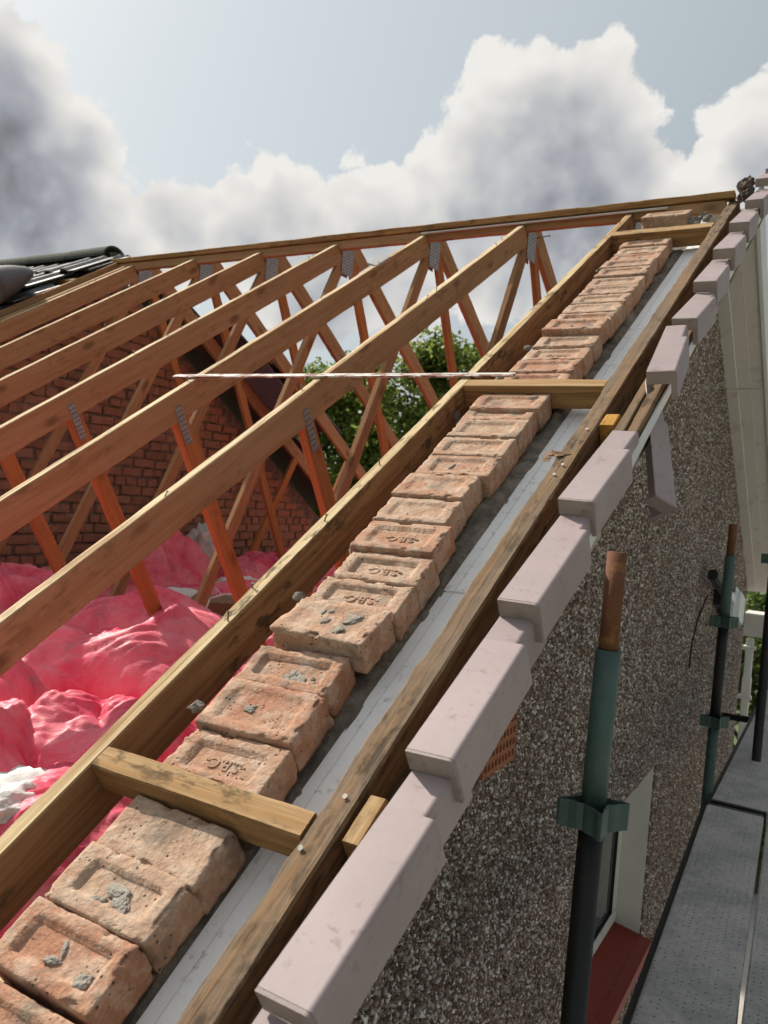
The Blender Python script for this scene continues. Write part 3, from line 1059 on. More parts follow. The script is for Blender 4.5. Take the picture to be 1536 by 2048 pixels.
# timber packers behind the verge caps
M, L = along(S(.512, -.6, -.045), S(.512, 1.05, -.045), (0, -SP, CP))
for (s0, s1, x0, w_, h_, mt) in ((1.365, 1.43, .507, .040, .0, 'orange_block_wood'), (.02, .105, .507, .030, -.004, 'noggin_wood')):
    M, L = along(S(x0, s0, h_), S(x0, s1, h_), (0, -SP, CP))
    put('packer', rough_timber('packer', L, w_, .09, s0 * 9), t, M, mt)

t = thing('barge_timber', 'two narrow bare timbers running up the verge where one cap is missing', 'timber', tuple(S(.57, -.5, -.08)))
for k, (x0, w_, h_) in enumerate(((.548, .026, .002), (.579, .030, -.002))):
    M, L = along(S(x0, -.6, h_), S(x0, 3.8, h_), (0, -SP, CP))
    put('batten', rough_timber('batten', L, w_, .085, 80 + k), t, M, 'weathered_wood')
o = put('barge_board', box_mesh('barge_board', .597, .603, -.6, 3.84, -.052, -.018, .002), None, SLOPE.copy(), 'white_plastic')
tag(o, 'white plastic barge board edge showing below the pink-grey verge caps', 'barge board')

t = thing('soffit_board', 'white soffit strip between the brick row and the rough outer rafter', 'soffit', tuple(S(.45, -.5, -.13)))
for k, (a, b) in enumerate(((-.6, .72), (.723, 2.02), (2.023, 2.36), (2.363, 3.80))):
    bm = bmesh.new()
    add_box(bm, .310, .338, a, b, -.111, -.101, .002)
    add_box(bm, .3385, .56, a, b, -.110, -.100, .002)
    put('panel', bm_mesh('panel', bm), t, SLOPE.copy(), 'white_board')

# ------------------------------------------------------------------ verge caps
def cap_meshes():
    """local frame: x across (0 = inner edge), y up the slope from the front lip, z up from the front top"""
    W0, Hs, rad = .078, .086, .008
    def Lprof(inset, th_top, th_side, side=0.0):
        Wt = W0 - side
        pts = [(0, -inset)]
        for k in range(6):
            a = math.pi / 2 * (1 - k / 5)
            pts.append((Wt - inset - rad + rad * math.cos(a), -inset - rad + rad * math.sin(a)))
        pts.append((Wt - inset, -Hs))
        pts.append((Wt - inset - th_side, -Hs))
        r2 = max(.002, rad - th_side)
        for k in range(6):
            a = math.pi / 2 * (k / 5)
            pts.append((Wt - inset - th_side - r2 + r2 * math.cos(a), -inset - th_top - r2 + r2 * math.sin(a)))
        pts.append((0, -inset - th_top))
        return pts
    def ext(bm, prof, y0, y1, drop0, drop1):
        n = len(prof)
        A = [bm.verts.new((x, y0, z - drop0)) for x, z in prof]
        B = [bm.verts.new((x, y1, z - drop1)) for x, z in prof]
        for i in range(n):
            f = bm.faces.new((A[i], B[i], B[(i + 1) % n], A[(i + 1) % n]))
        bm.faces.new(A)
        bm.faces.new(B[::-1])
    dr = .041 / .375
    b1 = bmesh.new()
    ext(b1, Lprof(0, .003, .003), .0062, .302, .0062 * dr, .302 * dr)
    bmesh.ops.recalc_face_normals(b1, faces=b1.faces)
    b2 = bmesh.new()
    ext(b2, Lprof(.0005, .038, .015), 0, .006, 0, .006 * dr)
    bmesh.ops.recalc_face_normals(b2, faces=b2.faces)
    b3 = bmesh.new()
    ext(b3, Lprof(.0045, .003, .003, .010), .3022, .425, .3022 * dr - .004, .425 * dr - .004)
    bmesh.ops.recalc_face_normals(b3, faces=b3.faces)
    return bm_mesh('cover', b1), bm_mesh('front_lip', b2), bm_mesh('tail', b3)
CAPM = cap_meshes()
def cap(label, M):
    t = thing('verge_cap', label, 'verge cap', tuple(M.translation), 'pink-grey plastic verge caps')
    c = put('cover', CAPM[0], t, M, 'cap_plastic')
    put('front_lip', CAPM[1], t, M, 'cap_plastic_dirty')
    put('tail', CAPM[2], t, M, 'cap_plastic')
    return t
fronts = [-.610, -.228, .148, .525, .886, None, 1.590, 2.005, 2.372, 2.756, 3.142, 3.545]
clab = ['verge cap out of sight at the bottom of the verge', 'lowest verge cap in view, largest, beside the rough rafter end', 'verge cap just above the lowest one, beside the lower noggin',
        'third verge cap from the bottom, air brick showing below it', 'verge cap just below the gap with bare timbers, its tail uncovered', '',
        'tilted verge cap just above the gap, the hanging cap below it', 'second verge cap above the gap in the row', 'third verge cap above the gap in the row',
        'fourth verge cap above the gap in the row', 'fifth verge cap above the gap, beside the top noggin', 'verge cap beside the end of the ridge board']
rc = random.Random(5)
for i, f in enumerate(fronts):
    if f is None:
        continue
    x = .540 + rc.uniform(-.004, .004)
    M = Matrix.Translation(S(x, f, .060 + rc.uniform(-.003, .003))) @ SLOPE @ Matrix.Rotation(R(rc.uniform(-.9, .9)), 4, 'Z') @ Matrix.Rotation(R(rc.uniform(-1.2, 1.2)), 4, 'Y')
    if i == 6:
        M = Matrix.Translation(S(.566, f - .03, .066)) @ SLOPE @ Matrix.Rotation(R(5.0), 4, 'Z') @ Matrix.Rotation(R(3), 4, 'X')
    cap(clab[i], M)
# caps right at the apex, climbing over the ridge
cap('small verge cap at the very top right, beside dark mortar rubble', Matrix.Translation(S(.540, 3.91, .075)) @ SLOPE)
o = cap('topmost verge cap, just its lip at the right edge of the photo', Matrix.Translation(Vector((.555, 3.50, 2.265))) @ Matrix.Rotation(R(10), 4, 'X'))
# the cap that has slipped and hangs down the wall
def hang():
    front, back = Vector((.652, 1.102, .546)), Vector((.584, 1.336, .881))
    y = (back - front).normalized()
    x = Vector((.061, .034, -.014))
    x = (x - x.dot(y) * y).normalized()
    n = x.cross(y)
    a = R(24)
    x, n = x * math.cos(a) - n * math.sin(a), n * math.cos(a) + x * math.sin(a)
    M = Matrix((x, y, n)).transposed().to_4x4()
    M.translation = front + Vector((.006, 0, 0))
    return M
cap('loose verge cap hanging down in front of the pebbledash wall', hang())

t = thing('mortar_rubble', 'dark broken mortar rubble heaped at the ridge end of the verge', 'rubble', tuple(Vector((.485, 3.25, 2.03))))
for k in range(12):
    rr = random.Random(k + 5)
    put('mortar_lump', lump(k + 70, rr.uniform(.016, .034), (1, 1, 1), 2, .55, 4), t,
        Matrix.Translation(Vector((.495 + rr.uniform(-.02, .025), 3.27 + .012 * k + rr.uniform(-.02, .02), 2.055 + .011 * k + rr.uniform(-.02, .015)))), 'dark_mortar')

# flat strap across the rafters
o = put('flat_strap', box_mesh('flat_strap', -1.32, .135, -.0125, .0125, -.003, .003, .0008), None, Matrix.Translation(S(0, 1.686, .0065)) @ SLOPE @ Matrix.Rotation(R(-.3), 4, 'Z'), 'painted_strap')
tag(o, 'long thin rusty white-painted metal strap lying across the rafters', 'strap')
bm = bmesh.new()
add_box(bm, -.05, .06, -.035, .035, 0, .012, .002)
add_box(bm, -.13, -.045, -.02, .03, -.022, -.008, .002)
o = put('slate_scrap', bm_mesh('slate_scrap', bm), None, Matrix.Translation(S(-1.215, 3.24, .004)) @ SLOPE @ Euler((.2, -.15, 1.25)).to_matrix().to_4x4(), 'galvanised')
tag(o, 'grey scrap of slate lying on top of a rafter below the ridge', 'scrap')

# ------------------------------------------------------------------ party wall
PWX = -3.95
pw = thing('party_wall', 'old red brick party wall in shade behind the trusses', 'wall', (PWX, 3.4, -.4))
pw['kind'] = 'thing'
def pw_top(y):
    return (y * math.tan(PITCH) if y < RIDGE_Y else RIDGE_Z - (y - RIDGE_Y) * math.tan(PITCH)) - .10
pv = [(PWX - .012, -.4, -.45), (PWX - .012, 7.1, -.45), (PWX - .012, 7.1, pw_top(7.1)), (PWX - .012, RIDGE_Y, pw_top(RIDGE_Y)), (PWX - .012, -.4, max(-.44, pw_top(-.4)))]
pv += [(x - .2, y, z) for (x, y, z) in pv]
put('mortar_backing', mesh('mortar_backing', pv, [(0, 1, 2, 3, 4), (9, 8, 7, 6, 5)] + [(i, i + 5, (i + 1) % 5 + 5, (i + 1) % 5) for i in range(5)]), pw, None, 'mortar')
def small_brick(L, H, seed):
    bm = bmesh.new()
    add_box(bm, -.03, .008, -L / 2, L / 2, -H / 2, H / 2, .005)
    for v in bm.verts:
        v.co += Vector((noise.noise(v.co * 40 + Vector((seed, 0, 0))), noise.noise(v.co * 40 + Vector((0, seed, 0))), noise.noise(v.co * 40 + Vector((0, 0, seed))))) * .0035
    me = bm_mesh('brick', bm)
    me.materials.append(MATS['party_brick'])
    return me
sb = [small_brick(.213, .064, k * 3.7) for k in range(4)]
hb = [small_brick(.100, .064, k * 5.1 + 2) for k in range(3)]
spots = []
rp = random.Random(21)
z = -.33
row = 0
while z < 2.05:
    header = row % 4 == 2
    ln = .113 if header else .226
    y = -.3 + (row % 2) * .113
    while y < 7.0:
        if pw_top(y - .12) > z + .04 and pw_top(y + .12) > z + .04 and y > .6:
            spots.append((y, z, header))
        y += ln
    z += .0755
    row += 1
camp = Vector((1.086, -.955, .507))
spots.sort(key=lambda q: abs(q[0] - 3.3) + .4 * abs(q[1] - .7))
rest = bmesh.new()
for k, (y, z, hd) in enumerate(spots):
    me = rp.choice(hb if hd else sb)
    M = Matrix.Translation((PWX + rp.uniform(-.009, .005), y + rp.uniform(-.007, .007), z + rp.uniform(-.004, .004))) @ Matrix.Rotation(R(rp.uniform(-1.6, 1.6)), 4, 'X') @ Matrix.Diagonal((1, rp.uniform(.90, 1.05), rp.uniform(.9, 1.06), 1))
    if k < 295:
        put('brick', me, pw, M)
    else:
        tmp = bmesh.new()
        tmp.from_mesh(me)
        tmp.transform(M)
        m2 = bpy.data.meshes.new('t')
        tmp.to_mesh(m2)
        tmp.free()
        rest.from_mesh(m2)
        bpy.data.meshes.remove(m2)
me = bm_mesh('outer_bricks', rest)
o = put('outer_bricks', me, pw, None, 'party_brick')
o['kind'] = 'stuff'

# ------------------------------------------------------------------ neighbour's tiled roof
nr = thing('tiled_roof', 'neighbouring roof of black tiles with half-round ridge at upper left', 'roof', (-5.2, 3.38, 1.4))
nr['kind'] = 'thing'
FARM = Matrix.Translation((0, RIDGE_Y, RIDGE_Z)) @ Matrix.Rotation(-PITCH, 4, 'X')     # local y runs down the far slope
def tile_mesh():
    Wt, L, n = .330, .42, 20
    vs, fs = [], []
    def prof(t_):
        return .022 * max(0, math.sin(t_ * 2 * math.pi * 2 - .6)) ** 1.3
    for j, y in enumerate((0, L)):
        for k in range(n + 1):
            t_ = k / n
            for th in (0, -.013):
                vs.append((t_ * Wt, y, prof(t_) + th))
    row_ = 2 * (n + 1)
    for k in range(n):
        a = 2 * k
        fs.append((a, a + 2, a + 2 + row_, a + row_))
        fs.append((a + 1, a + 1 + row_, a + 3 + row_, a + 3))
        fs.append((a, a + 1, a + 3, a + 2))
        fs.append((a + row_, a + 2 + row_, a + 3 + row_, a + 1 + row_))
    fs.append((0, row_, row_ + 1, 1))
    e = 2 * n
    fs.append((e, e + 1, e + 1 + row_, e + row_))
    me = mesh('tile', vs, fs)
    me.materials.append(MATS['tile_grey'])
    return me
TM = tile_mesh()
rt_ = random.Random(8)
edge_near = {0: -3.80, 1: -3.93, 2: -3.80, 3: -3.86, 4: -3.80, 5: -3.82}
for r_ in range(6):
    s_ = 3.56 - .345 * r_
    for c_ in range(8):
        x = edge_near[r_] - .33 - .30 * c_ - (.15 if r_ % 2 else 0) * 0
        put('tile', TM, nr, SLOPE @ Matrix.Translation((x, s_ + rt_.uniform(-.006, .006), .055)) @ Matrix.Rotation(R(-4.2 + rt_.uniform(-.6, .6)), 4, 'X') @ Matrix.Rotation(R(rt_.uniform(-.5, .5)), 4, 'Z'))
edge_far = [-4.15, -3.65, -3.35, -3.22, -3.12, -3.05, -3.60, -3.68, -3.72, -3.72]
for r_ in range(10):
    for c_ in range(7):
        x = edge_far[r_] - .30 * (c_ + 1)
        put('tile', TM, nr, FARM @ Matrix.Translation((x + .33, .06 + .345 * r_ + .40, .055)) @ Matrix.Rotation(math.pi, 4, 'Z') @ Matrix.Rotation(R(-4.2), 4, 'X'))
for k, (x, s_, hh, rz, rx) in enumerate(((-4.16, 3.44, .083, 2, -4), (-4.24, 3.10, .088, -3, -4))):
    put('tile', TM, nr, SLOPE @ Matrix.Translation((x, s_, hh)) @ Euler((R(rx), 0, R(rz))).to_matrix().to_4x4())
put('underlay', box_mesh('underlay', -6.6, -3.86, 1.0, 3.90, .004, .010), nr, SLOPE.copy(), 'membrane')
bm = bmesh.new()
for r_ in range(10):
    add_box(bm, -6.6, edge_far[r_] - .05, .35 * r_, .35 * r_ + .349, .004 + .0002 * r_, .010)
put('underlay', bm_mesh('underlay', bm), nr, FARM.copy(), 'membrane')
for r_ in range(10):
    put('batten', box_mesh('batten', -6.6, edge_far[r_] + .02, .12 + .345 * r_, .158 + .345 * r_, .0105, .034), nr, FARM.copy(), 'ridge_wood')
for r_ in range(6):
    put('batten', box_mesh('batten', -6.6, -3.80 + .02 * (r_ % 3), 3.72 - .345 * r_, 3.758 - .345 * r_, .0105, .034), nr, SLOPE.copy(), 'ridge_wood')
put('fascia_board', box_mesh('fascia_board', -3.79, -3.765, 1.2, 3.8, -.10, .03), nr, SLOPE.copy(), 'web_wood_brown')
mv = FARM @ Vector((0, 0, 0))
put('loose_underlay', box_mesh('loose_underlay', -3.56, -3.20, 1.15, 1.95, -.034, -.028), nr, FARM.copy(), 'membrane_grey')
def ridge_tile_mesh(L):
    bm = bmesh.new()
    n = 14
    for (r0, r1) in ((.112, .097),):
        A, B, C_, D = [], [], [], []
        for k in range(n + 1):
            a = math.pi * k / n
            for lst, rr, xx in ((A, r0, 0), (B, r0, L), (C_, r1, 0), (D, r1, L)):
                lst.append(bm.verts.new((xx, math.cos(a) * rr, math.sin(a) * rr * .85)))
        for k in range(n):
            bm.faces.new((A[k], A[k + 1], B[k + 1], B[k]))
            bm.faces.new((C_[k], D[k], D[k + 1], C_[k + 1]))
            bm.faces.new((A[k], C_[k], C_[k + 1], A[k + 1]))
            bm.faces.new((B[k], B[k + 1], D[k + 1], D[k]))
        for (p, q, r2, s2) in ((A[0], B[0], D[0], C_[0]), (A[n], C_[n], D[n], B[n])):
            bm.faces.new((p, q, r2, s2))
    bmesh.ops.recalc_face_normals(bm, faces=bm.faces)
    me = bm_mesh('ridge_tile', bm)
    me.materials.append(MATS['ridge_tile_grey'])
    return me
RT = ridge_tile_mesh(.442)
for k in range(6):
    put('ridge_tile', RT, nr, Matrix.Translation((-3.99 - .45 * (k + 1), RIDGE_Y, RIDGE_Z + .018)) @ Matrix.Rotation(R(rt_.uniform(-.6, .6)), 4, 'Y'))
for k in range(3):
    put('ridge_mortar', lump(k + 200, .055, (1, 1, .7), 3, .5, 4), nr, Matrix.Translation((-3.97 + .07 * k, RIDGE_Y + .02 * k, RIDGE_Z + .025 - .02 * k)), 'dark_mortar')
def vent_mesh():
    """hooded pipe vent: a tube lying down the slope, cut square at its mouth"""
    bm = bmesh.new()
    n, rings = 24, 8
    prev = None
    for j in range(rings + 1):
        t_ = j / rings
        ring = []
        for k in range(n):
            a = 2 * math.pi * k / n
            r_ = .135 * (1 - .12 * t_ ** 3)
            ring.append(bm.verts.new((math.cos(a) * r_, .40 * t_, .02 + math.sin(a) * r_ * .9 * (1 - .45 * t_ ** 2) + .03 * t_)))
        if prev:
            for k in range(n):
                f = bm.faces.new((prev[k], prev[(k + 1) % n], ring[(k + 1) % n], ring[k]))
                f.smooth = True
        prev = ring
    bm.faces.new(prev)
    bm.faces.ensure_lookup_table()
    first = [v for v in bm.verts][:n]
    bm.faces.new(first[::-1])
    bmesh.ops.recalc_face_normals(bm, faces=bm.faces)
    return bm_mesh('roof_vent', bm)
put('roof_vent', vent_mesh(), nr, SLOPE @ Matrix.Translation((-3.86, 2.74, .15)) @ Matrix.Rotation(R(18), 4, 'Z') @ Matrix.Rotation(R(-6), 4, 'X'), 'vent_grey')

# ------------------------------------------------------------------ insulation in pink film
def pillow(name, size, seed, nx=120, ny=96, amp=1.0):
    a, b, h = size
    vs, fs = [], []
    off = Vector((seed * 5.7, seed * 2.9, seed * 1.3))
    def hgt(u, v):
        e = max(0.0, 1 - abs(u) ** 2.6) ** .5 * max(0.0, 1 - abs(v) ** 2.6) ** .5
        p = Vector((u * a, v * b, 0))
        big = noise.noise(p * 1.7 + off) * .42 + noise.noise(p * 3.6 + off) * .16
        ang = 2.5 * noise.noise(p * .9 + off)
        ca, sa = math.cos(ang), math.sin(ang)
        rp_ = Vector((p.x * ca + p.y * sa, -p.x * sa + p.y * ca, 0))
        w_ = noise.noise(Vector((rp_.x * 1.5, rp_.y * 10 + 1.2 * noise.noise(p * 3 - off), seed)))
        crease = max(0.0, 1 - abs(w_) * 2.4) ** 2
        wq = Vector((noise.noise(p * 2.2 + off), noise.noise(p * 2.2 - off), 0))
        def ridge(f, st, k_):
            q_ = Vector((rp_.x * f, rp_.y * f * st, seed + k_)) + wq * 1.3
            return (1 - abs(noise.noise(q_))) ** 5
        r1_ = ridge(2.0, 2.6, 0) * .045
        r2_ = ridge(5.5, 3.0, 3) * .016
        r3_ = ridge(12, 3.5, 7) * .006
        tuck = max(0.0, noise.noise(p * 2.1 - off) - .10)
        fine = noise.noise(p * 55 + off) * .0012
        return h * e * (1 + big * amp) + e ** .5 * (crease * .012 - tuck * .34 * h / .25 - r1_ - r2_ * .8 + r3_ + fine) * amp
    for j in range(ny + 1):
        for i in range(nx + 1):
            u, v = 2 * i / nx - 1, 2 * j / ny - 1
            p = Vector((u * a * 1.7, v * b * 1.7, seed))
            k = 1 + .13 * noise.noise(p)
            vs.append((u * a * k, v * b * k, hgt(u, v)))
    for j in range(ny):
        for i in range(nx):
            q = j * (nx + 1) + i
            fs.append((q, q + 1, q + nx + 2, q + nx + 1))
    n0 = len(vs)
    # flat underside
    rim = [i for i in range(nx + 1)] + [(j + 1) * (nx + 1) - 1 for j in range(1, ny + 1)] + [ny * (nx + 1) + i for i in range(nx - 1, -1, -1)] + [j * (nx + 1) for j in range(ny - 1, 0, -1)]
    for q in rim:
        vs.append((vs[q][0] * .97, vs[q][1] * .97, -.03))
    m_ = len(rim)
    for k in range(m_):
        fs.append((rim[k], n0 + k, n0 + (k + 1) % m_, rim[(k + 1) % m_]))
    fs.append(tuple(n0 + k for k in range(m_)))
    me = bpy.data.meshes.new(name)
    me.from_pydata(vs, [], fs)
    me.polygons.foreach_set('use_smooth', [True] * len(fs))
    me.materials.append(MATS['pink_film'])
    return me
base_z = -.405
o = put('insulation_quilt', pillow('insulation_quilt', (2.05, 3.7, .13), 40, 150, 220, .8), None, Matrix.Translation((-1.95, 3.2, base_z)))
tag(o, 'flat pink film-wrapped quilt covering the whole loft floor under the rolls', 'insulation')
rolls = [  # x, y, half a, half b, height, rotation, label
    (-1.42, 1.32, .46, .34, .34, 20, 'big bulging pink insulation roll, peak just below the second rafter'),
    (-.78, .50, .44, .26, .24, 35, 'pink insulation roll with dirty folds at the left edge, below the peak roll'),
    (-.34, .10, .34, .30, .21, 30, 'pink insulation batt at lower left, beside the weathered rafter'),
    (-.62, 1.10, .26, .24, .30, -20, 'smooth pink insulation bulge pressed against the weathered rafter'),
    (-1.95, 2.05, .50, .30, .25, 10, 'flat pink insulation roll behind the peak roll, at the web feet'),
    (-3.45, 3.55, .34, .40, .50, 15, 'darker upright pink roll leaning near the brick party wall'),
    (-3.05, 4.35, .55, .34, .22, -12, 'low pink roll in the far middle, below the party wall'),
    (-2.2, 3.35, .50, .40, .20, 25, 'pink insulation spread on the floor behind the wire rack'),
    (-3.0, 2.0, .36, .40, .30, 0, 'pink roll at the far left edge, at the foot of the party wall'),
    (-1.35, .55, .32, .26, .26, 10, 'shiny crumpled pink roll at left edge, just under second rafter'),
    (.02, .55, .16, .75, .16, -2, 'narrow strip of pink insulation squeezed between rafter and brick row'),
    (-3.45, 5.3, .45, .6, .22, 0, 'farthest pink roll, low beside the wall at right'),
    (-2.6, 1.0, .4, .4, .22, 30, 'pink roll hidden low behind the third rafter'),
    (-1.1, 2.3, .42, .34, .20, -15, 'pink insulation low behind the weathered rafter, right of the wire rack'),
]
for k, (x, y, a, b, h, rz, lb) in enumerate(rolls):
    o = put('insulation_roll', pillow('insulation_roll', (a, b, h), k + 1), None, Matrix.Translation((x, y, base_z + .05)) @ Matrix.Rotation(R(rz), 4, 'Z'))
    tag(o, lb, 'insulation', 'pink insulation rolls in the loft')
def wool(seed, r, sq):
    bm = bmesh.new()
    bmesh.ops.create_icosphere(bm, subdivisions=5, radius=1)
    for v in bm.verts:
        p = v.co.copy()
        k = 1 + .38 * noise.noise(p * 1.8 + Vector((seed, 0, 0))) + .20 * noise.noise(p * 5 + Vector((0, seed, 0))) + .10 * noise.noise(p * 14 + Vector((0, 0, seed))) + .06 * noise.noise(p * 34)
        v.co = Vector((p.x * sq[0], p.y * sq[1], p.z * sq[2])) * k * r
    return bm_mesh('wool_tuft', bm, True)
for (x, y, z_, r_, sq, lb) in ((-3.55, 4.12, -.16, .22, (.8, .8, 1.15), 'white mineral wool bursting out beside the upright pink roll'),
                               (-2.72, 3.60, -.26, .13, (1.3, 1.2, .5), 'small white wool tuft on pink rolls near the wall'),
                               (-.27, .05, -.17, .11, (1.0, 1.6, .55), 'grey-white torn wool at the lower left beside the weathered rafter'),
                               (-2.55, 2.85, -.27, .16, (1.4, 1.0, .35), 'flat white wool patch behind the orange webs')):
    o = put('wool_tuft', wool(x * 3, r_, sq), None, Matrix.Translation((x, y, z_)), 'wool_white')
    tag(o, lb, 'wool')
# wire rack and a carton lid lying in the insulation
t = thing('wire_rack', 'bent white wire rack lying among the pink insulation', 'wire rack', (-1.8, 2.5, -.24))
pts = [(-1.96, 2.40, -.26), (-1.95, 2.44, -.16), (-1.90, 2.50, -.135), (-1.72, 2.72, -.135), (-1.66, 2.78, -.17)]
bm = bmesh.new()
for a, b in zip(pts[:-1], pts[1:]):
    add_tube(bm, a, b, .007, n=8)
put('rail', bm_mesh('rail', bm), t, None, 'wire_white')
for k in range(4):
    p = Vector((-1.94 + .06 * k, 2.52 + .07 * k, -.14))
    put('wire', tube_mesh('wire', (p, p + Vector((-.09, .05, .02)), .0025), (p + Vector((-.09, .05, .02)), p + Vector((-.11, .10, -.06)), .0025), n=6), t, None, 'wire_white')
o = put('carton', box_mesh('carton', -.28, .28, -.16, .16, -.08, .05, .004), None, Matrix.Translation((-2.0, 2.75, -.25)) @ Matrix.Rotation(R(35), 4, 'Z'), 'cardboard')
tag(o, 'brown flat carton sunk in pink insulation behind the wire rack', 'carton')

# ------------------------------------------------------------------ far rake, eaves, downpipe, light
t = thing('far_soffit', 'beige boarded soffit under the far verge, sloping down at right', 'soffit', (.45, 5.0, 0))
for k, (x0, x1) in enumerate(((.326, .398), (.400, .472), (.474, .548))):
    put('soffit_plank', box_mesh('soffit_plank', x0, x1, -.02, 3.95, -.150 + .003 * (k % 2), -.138), t, FARM.copy(), 'beige_soffit')
put('barge_board', box_mesh('barge_board', .5485, .570, -.02, 3.95, -.165, .02, .003), t, FARM.copy(), 'white_plastic')
put('joint_strip', box_mesh('joint_strip', .330, .547, 1.30, 1.325, -.156, -.1505), t, FARM.copy(), 'beige_soffit')
t = thing('eaves_box', 'pale box end at the far eaves, at foot of the beige soffit', 'eaves box', (.45, 6.75, -.50))
put('box_end', box_mesh('box_end', .322, .50, 6.66, 6.92, -.50, -.30, .006), t, None, 'beige_soffit')
put('gutter_end', box_mesh('gutter_end', .335, .56, 6.93, 7.05, -.50, -.42, .02), t, None, 'white_plastic')
t = thing('downpipe', 'white square downpipe with wall clips at the far house corner', 'downpipe', (.38, 6.76, -5.25))
put('pipe', box_mesh('pipe', .352, .412, 6.68, 6.74, -5.25, -.52, .006), t, None, 'white_plastic')
put('socket', box_mesh('socket', .346, .418, 6.675, 6.746, -1.02, -.86, .004), t, None, 'white_plastic')
for zz in (-.60, -1.03, -2.6, -4.2):
    put('clip', box_mesh('clip', .30, .430, 6.672, 6.748, zz - .018, zz + .012, .003), t, None, 'white_plastic')

t = thing('flood_light', 'white flood light on a black arm fixed to the pebbledash wall', 'flood light', (.34, 4.6, .0))
M = Matrix.Translation((.42, 4.72, -.03)) @ Matrix.Rotation(R(-14), 4, 'X')
put('arm', box_mesh('arm', -.035, .02, -.80, -.10, -.012, .045, .01), t, M, 'black_plastic')
put('sensor', box_mesh('sensor', -.04, .035, -.24, -.02, .03, .12, .02), t, M, 'black_plastic')
put('side_strip', box_mesh('side_strip', .021, .034, -.46, .02, -.014, .038, .005), t, M, 'lamp_white')
put('lamp_head', box_mesh('lamp_head', -.06, .05, .10, .48, -.12, .12, .03), t, M, 'lamp_white')
put('wall_plate', box_mesh('wall_plate', -.089, -.036, -.10, .09, -.05, .05, .005), t, M, 'black_plastic')
bm = bmesh.new()
pp = [(.345, 4.30, .02), (.34, 4.05, -.10), (.338, 3.92, -.22), (.338, 3.90, -.36)]
for a, b in zip(pp[:-1], pp[1:]):
    add_tube(bm, a, b, .005, n=8)
put('cable', bm_mesh('cable', bm), t, None, 'black_plastic')

# ------------------------------------------------------------------ scaffold
def v_pressing():
    """pressed strip with a V-shaped pocket, bent round the tube on one side"""
    pts = [(.024, -.024), (.036, -.020), (.050, -.010), (.066, -.0045), (.070, 0), (.066, .0045), (.050, .010), (.036, .020), (.024, .024)]
    bm = bmesh.new()
    o_, i_ = [], []
    for (x, y) in pts:
        o_.append((x, y))
        i_.append((x - .004, y * .78))
    hh = .026
    rings = []
    for lst in (o_, i_):
        rings.append([[bm.verts.new((x, y, z)) for (x, y) in lst] for z in (-hh, hh)])
    n = len(pts)
    for k in range(n - 1):
        for rr in rings:
            bm.faces.new((rr[0][k], rr[0][k + 1], rr[1][k + 1], rr[1][k]))
        bm.faces.new((rings[0][1][k], rings[0][1][k + 1], rings[1][1][k + 1], rings[1][1][k]))
        bm.faces.new((rings[0][0][k], rings[1][0][k], rings[1][0][k + 1], rings[0][0][k + 1]))
    bmesh.ops.recalc_face_normals(bm, faces=bm.faces)
    me = bm_mesh('bracket', bm)
    me.materials.append(MATS['scaffold_green'])
    return me
VP = v_pressing()
def standard(label, base, topz, sleeve, brackets, bands, lean=(0, 0)):
    x, y = base
    t = thing('scaffold_pole', label, 'scaffold pole', (x, y, -5.25), 'scaffold standards')
    P = lambda z_: Vector((x + lean[0] * z_, y + lean[1] * z_, z_))
    put('spigot', tube_mesh('spigot', (P(sleeve - .02), P(topz), .0188), n=24), t, None, 'rust')
    for (a, b, mt) in bands:
        put('tube', tube_mesh('tube', (P(a), P(b), .0242), n=24), t, None, mt)
    for zc in brackets:
        for q in range(4):
            put('bracket', VP, t, Matrix.Translation(P(zc)) @ Matrix.Rotation(R(28 + 90 * q), 4, 'Z'))
    return t
standard('near scaffold pole with rusty spigot top and green pocket bracket', (.690, .627), .423, .232, (-.088,), ((-5.25, -.112, 'scaffold_dark'), (-.112, .232, 'scaffold_green')), (.002, .030))
t2 = standard('farther scaffold pole in front of the flood light, two brackets', (.578, 3.245), .475, .324, (.005, -.475), ((-5.25, -.50, 'scaffold_green'), (-.50, -.02, 'scaffold_dark'), (-.02, .324, 'scaffold_green')), (.004, .03))
standard('dark scaffold pole cut off by the right edge of the photo', (.722, 3.90), .42, .20, (.30,), ((-5.25, .20, 'scaffold_dark'),))
o = put('ledger_tube', tube_mesh('ledger_tube', ((.345, 5.50, -.956), (1.9, 5.95, -1.0), .024), n=16), None, None, 'scaffold_dark')
tag(o, 'short dark scaffold tube running from the wall under the farther boards', 'scaffold tube')
def deck(label, x0, y0, L, w, rz, zt=-.80):
    t = thing('scaffold_board', label, 'scaffold board', (x0, y0, zt - .05), 'scaffold deck boards')
    M = Matrix.Translation((x0, y0, zt)) @ Matrix.Rotation(R(rz), 4, 'Z')
    put('plank', box_mesh('plank', 0, w, 0, L, -.045, 0, .005), t, M, 'deck_board')
    put('end_band', box_mesh('end_band', .002, w - .002, -.003, .022, -.046, .0012), t, M, 'scaffold_dark')
    put('end_band', box_mesh('end_band', .002, w - .002, L - .022, L + .003, -.046, .0012), t, M, 'scaffold_dark')
    return t
deck('near scaffold board beside the window, pale mortar splashes', .748, .0, 3.02, .236, 2.75)
deck('scaffold board at the lower right corner, right of a bright gap', .998, .0, 3.02, .236, 2.75)
deck('farther scaffold board beyond the seam, bluish grey', .612, 3.06, 3.0, .236, .3)
deck('farther outer scaffold board cut by the right edge of the photo', .862, 3.07, 3.0, .236, .3)
o = put('edge_rail', box_mesh('edge_rail', -.022, -.006, -.3, 3.02, -.075, -.012, .004), None, Matrix.Translation((.748, .0, -.80)) @ Matrix.Rotation(R(2.75), 4, 'Z'), 'scaffold_dark')
